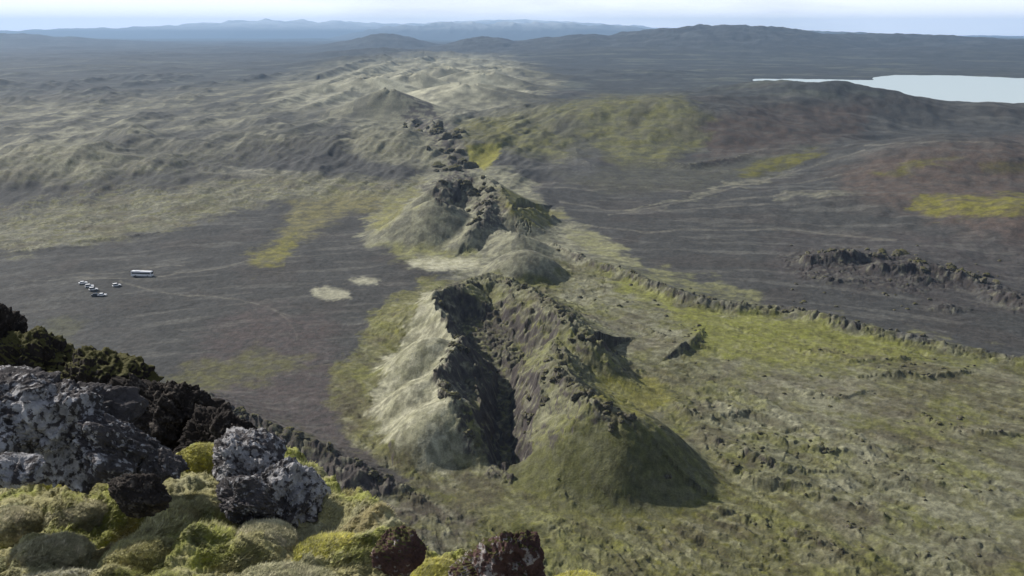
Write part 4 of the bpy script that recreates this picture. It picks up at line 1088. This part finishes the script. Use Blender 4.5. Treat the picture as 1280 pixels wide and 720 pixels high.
def car(u, v, rotz, paint_, label, tall=0.0):
    t = root('parked_car', u, v, rotz, label, 'car', 'cars parked on the ash')
    extrude_profile('body', [(-2.2, .35), (-2.2, .85), (-2.1, .98), (-1.0 - tall, 1.02), (1.0, 1.02), (2.1, .88), (2.22, .6), (2.2, .35)], 1.82, 1.74, paint_, t, .8, .06)
    ro = 1.50 + tall
    extrude_profile('cabin', [(-2.0 if tall else -1.6, 1.0), (-1.8 if tall else -1.1, ro - .02), (.15, ro), (.95, 1.0)], 1.66, 1.30, Mglass, t, 1.0, .03)
    boxo('roof', (0, (-1.75 if tall else -1.08) * .5 + .1, ro - .03), (1.42, 2.1 if tall else 1.6, .16), paint_, t)
    t.scale = (1.18,) * 3
    for sx in (-1, 1):
        for yy in (-1.35, 1.35): wheel(sx * .82, yy, .34, t)
        boxo('headlight', (sx * .65, 2.2, .72), (.34, .08, .14), Mlamp, t); boxo('tail_light', (sx * .70, -2.2, .8), (.2, .06, .2), Mred, t)
        boxo('mirror', (sx * .98, .72, 1.05), (.18, .1, .13), paint_, t)
    return t
car(104, 355, -62, Mwhite, 'white car parked farthest left of the group')
car(112, 359, -65, Mwhite, 'white car just right of the leftmost one', .25)
car(117, 363, -58, Mwhite, 'white tall car touching the middle of the tight group', .35)
car(128, 370, -80, Mwhite, 'white car parked nearest the viewer, right of the dark car')
car(120, 370, -70, Mgrey, 'dark car beside the nearest white car')
car(146, 358, -50, Mwhite, 'lone white car between the group and the coach', .3)
# coach
t = root('coach', 178, 345.5, -97, 'long white coach with a dark window band parked behind the cars', 'coach'); t.scale = (1.12,) * 3
extrude_profile('body', [(-6.4, .4), (-6.45, 3.0), (-6.3, 3.35), (6.0, 3.35), (6.35, 3.1), (6.5, 1.4), (6.45, .4)], 2.55, 2.45, Mwhite, t, 1.5, .1)
for sx in (-1, 1):
    boxo('side_window', (sx * 1.255, -.1, 2.2), (.06, 11.6, .85), Mglass, t)
    for yy in (-3.6, 4.0): wheel(sx * 1.16, yy, .52, t)
    boxo('headlight', (sx * .95, 6.47, .85), (.4, .1, .2), Mlamp, t); boxo('tail_light', (sx * 1.05, -6.46, 1.1), (.2, .08, .45), Mred, t)
    boxo('mirror', (sx * 1.5, 6.3, 2.6), (.2, .15, .5), Mgrey, t)
boxo('windscreen', (0, 6.42, 2.15), (2.25, .1, 1.45), Mglass, t); boxo('rear_window', (0, -6.44, 2.4), (2.0, .08, .8), Mglass, t)
boxo('roof_unit', (0, -2.5, 3.43), (1.6, 2.6, .2), Mwhite, t)

# ------------------------------------------------------------------ air
mt = bpy.data.materials.new('air'); mt.use_nodes = True; nt = mt.node_tree; nt.nodes.clear()
out = nt.nodes.new('ShaderNodeOutputMaterial'); pv = nt.nodes.new('ShaderNodeVolumePrincipled'); nt.links.new(pv.outputs[0], out.inputs['Volume'])
pv.inputs['Color'].default_value = (.43, .67, 1, 1); pv.inputs['Density'].default_value = 3.8e-5; pv.inputs['Anisotropy'].default_value = 0.1
S = 40000.; zt = 700.; zb = -120.
bv = np.array([(x, y, z) for z in (zb, zt) for x, y in ((-S, -S), (S, -S), (S, S), (-S, S))])
hz = mesh_obj('haze', bv, np.array([[0, 3, 2, 1], [4, 5, 6, 7], [0, 1, 5, 4], [1, 2, 6, 5], [2, 3, 7, 6], [3, 0, 4, 7]]), mt, smooth=False); hz['kind'] = 'stuff'

# ------------------------------------------------------------------ light
SUN_EL = math.radians(33); SUN_DIR = np.array([-.80, .60]); SUN_DIR /= np.linalg.norm(SUN_DIR)
sun = bpy.data.lights.new('sun', 'SUN'); sun.energy = 4.9; sun.angle = math.radians(1.2); sun.color = (1, .95, .88)
so = bpy.data.objects.new('sun', sun); bpy.context.scene.collection.objects.link(so)
from mathutils import Vector
dvec = Vector((SUN_DIR[0] * math.cos(SUN_EL), SUN_DIR[1] * math.cos(SUN_EL), math.sin(SUN_EL)))
so.rotation_euler = dvec.to_track_quat('Z', 'Y').to_euler()
w = bpy.data.worlds.new('World'); bpy.context.scene.world = w; w.use_nodes = True; nt = w.node_tree; nt.nodes.clear()
out = nt.nodes.new('ShaderNodeOutputWorld'); bg = nt.nodes.new('ShaderNodeBackground'); nt.links.new(bg.outputs[0], out.inputs[0])
sky = nt.nodes.new('ShaderNodeTexSky'); sky.sky_type = 'NISHITA'; sky.sun_disc = False
sky.sun_elevation = SUN_EL; sky.sun_rotation = math.atan2(SUN_DIR[0], SUN_DIR[1]); sky.altitude = 800; sky.dust_density = .6
tc = nt.nodes.new('ShaderNodeTexCoord'); mp = nt.nodes.new('ShaderNodeMapping'); mp.inputs['Scale'].default_value = (2.2, 2.2, 16)
nt.links.new(tc.outputs['Generated'], mp.inputs[0])
cl = noise(nt, mp.outputs[0], 1.4, 5, .55)
fac = ramp(nt, cl, [(.30, g3(.55)), (.55, g3(.98))])
sx = nt.nodes.new('ShaderNodeSeparateXYZ'); nt.links.new(tc.outputs['Generated'], sx.inputs[0])
low = ramp(nt, sx.outputs[2], [(.0, g3(1.0)), (.16, g3(.12))])          # the cloud bank lies low over the horizon
fac = mix(nt, 1.0, fac, low, 'MULTIPLY')
cc = mix(nt, fac, sky.outputs[0], (24, 24, 25.5))
nt.links.new(cc, bg.inputs[0]); bg.inputs[1].default_value = .055

cam = bpy.data.cameras.new('camera'); cam.sensor_width = 36; cam.lens = 36 * FPX / 1280; cam.clip_start = .05; cam.clip_end = 150000
co = bpy.data.objects.new('camera', cam); bpy.context.scene.collection.objects.link(co)
co.location = (0, 0, H); co.rotation_euler = (math.pi / 2 - PITCH, 0, 0)
sc = bpy.context.scene; sc.camera = co
sc.view_settings.view_transform = 'Standard'; sc.view_settings.look = 'None'; sc.view_settings.exposure = 0.42; sc.view_settings.gamma = 1
print('total', round(time.time() - T0, 1))
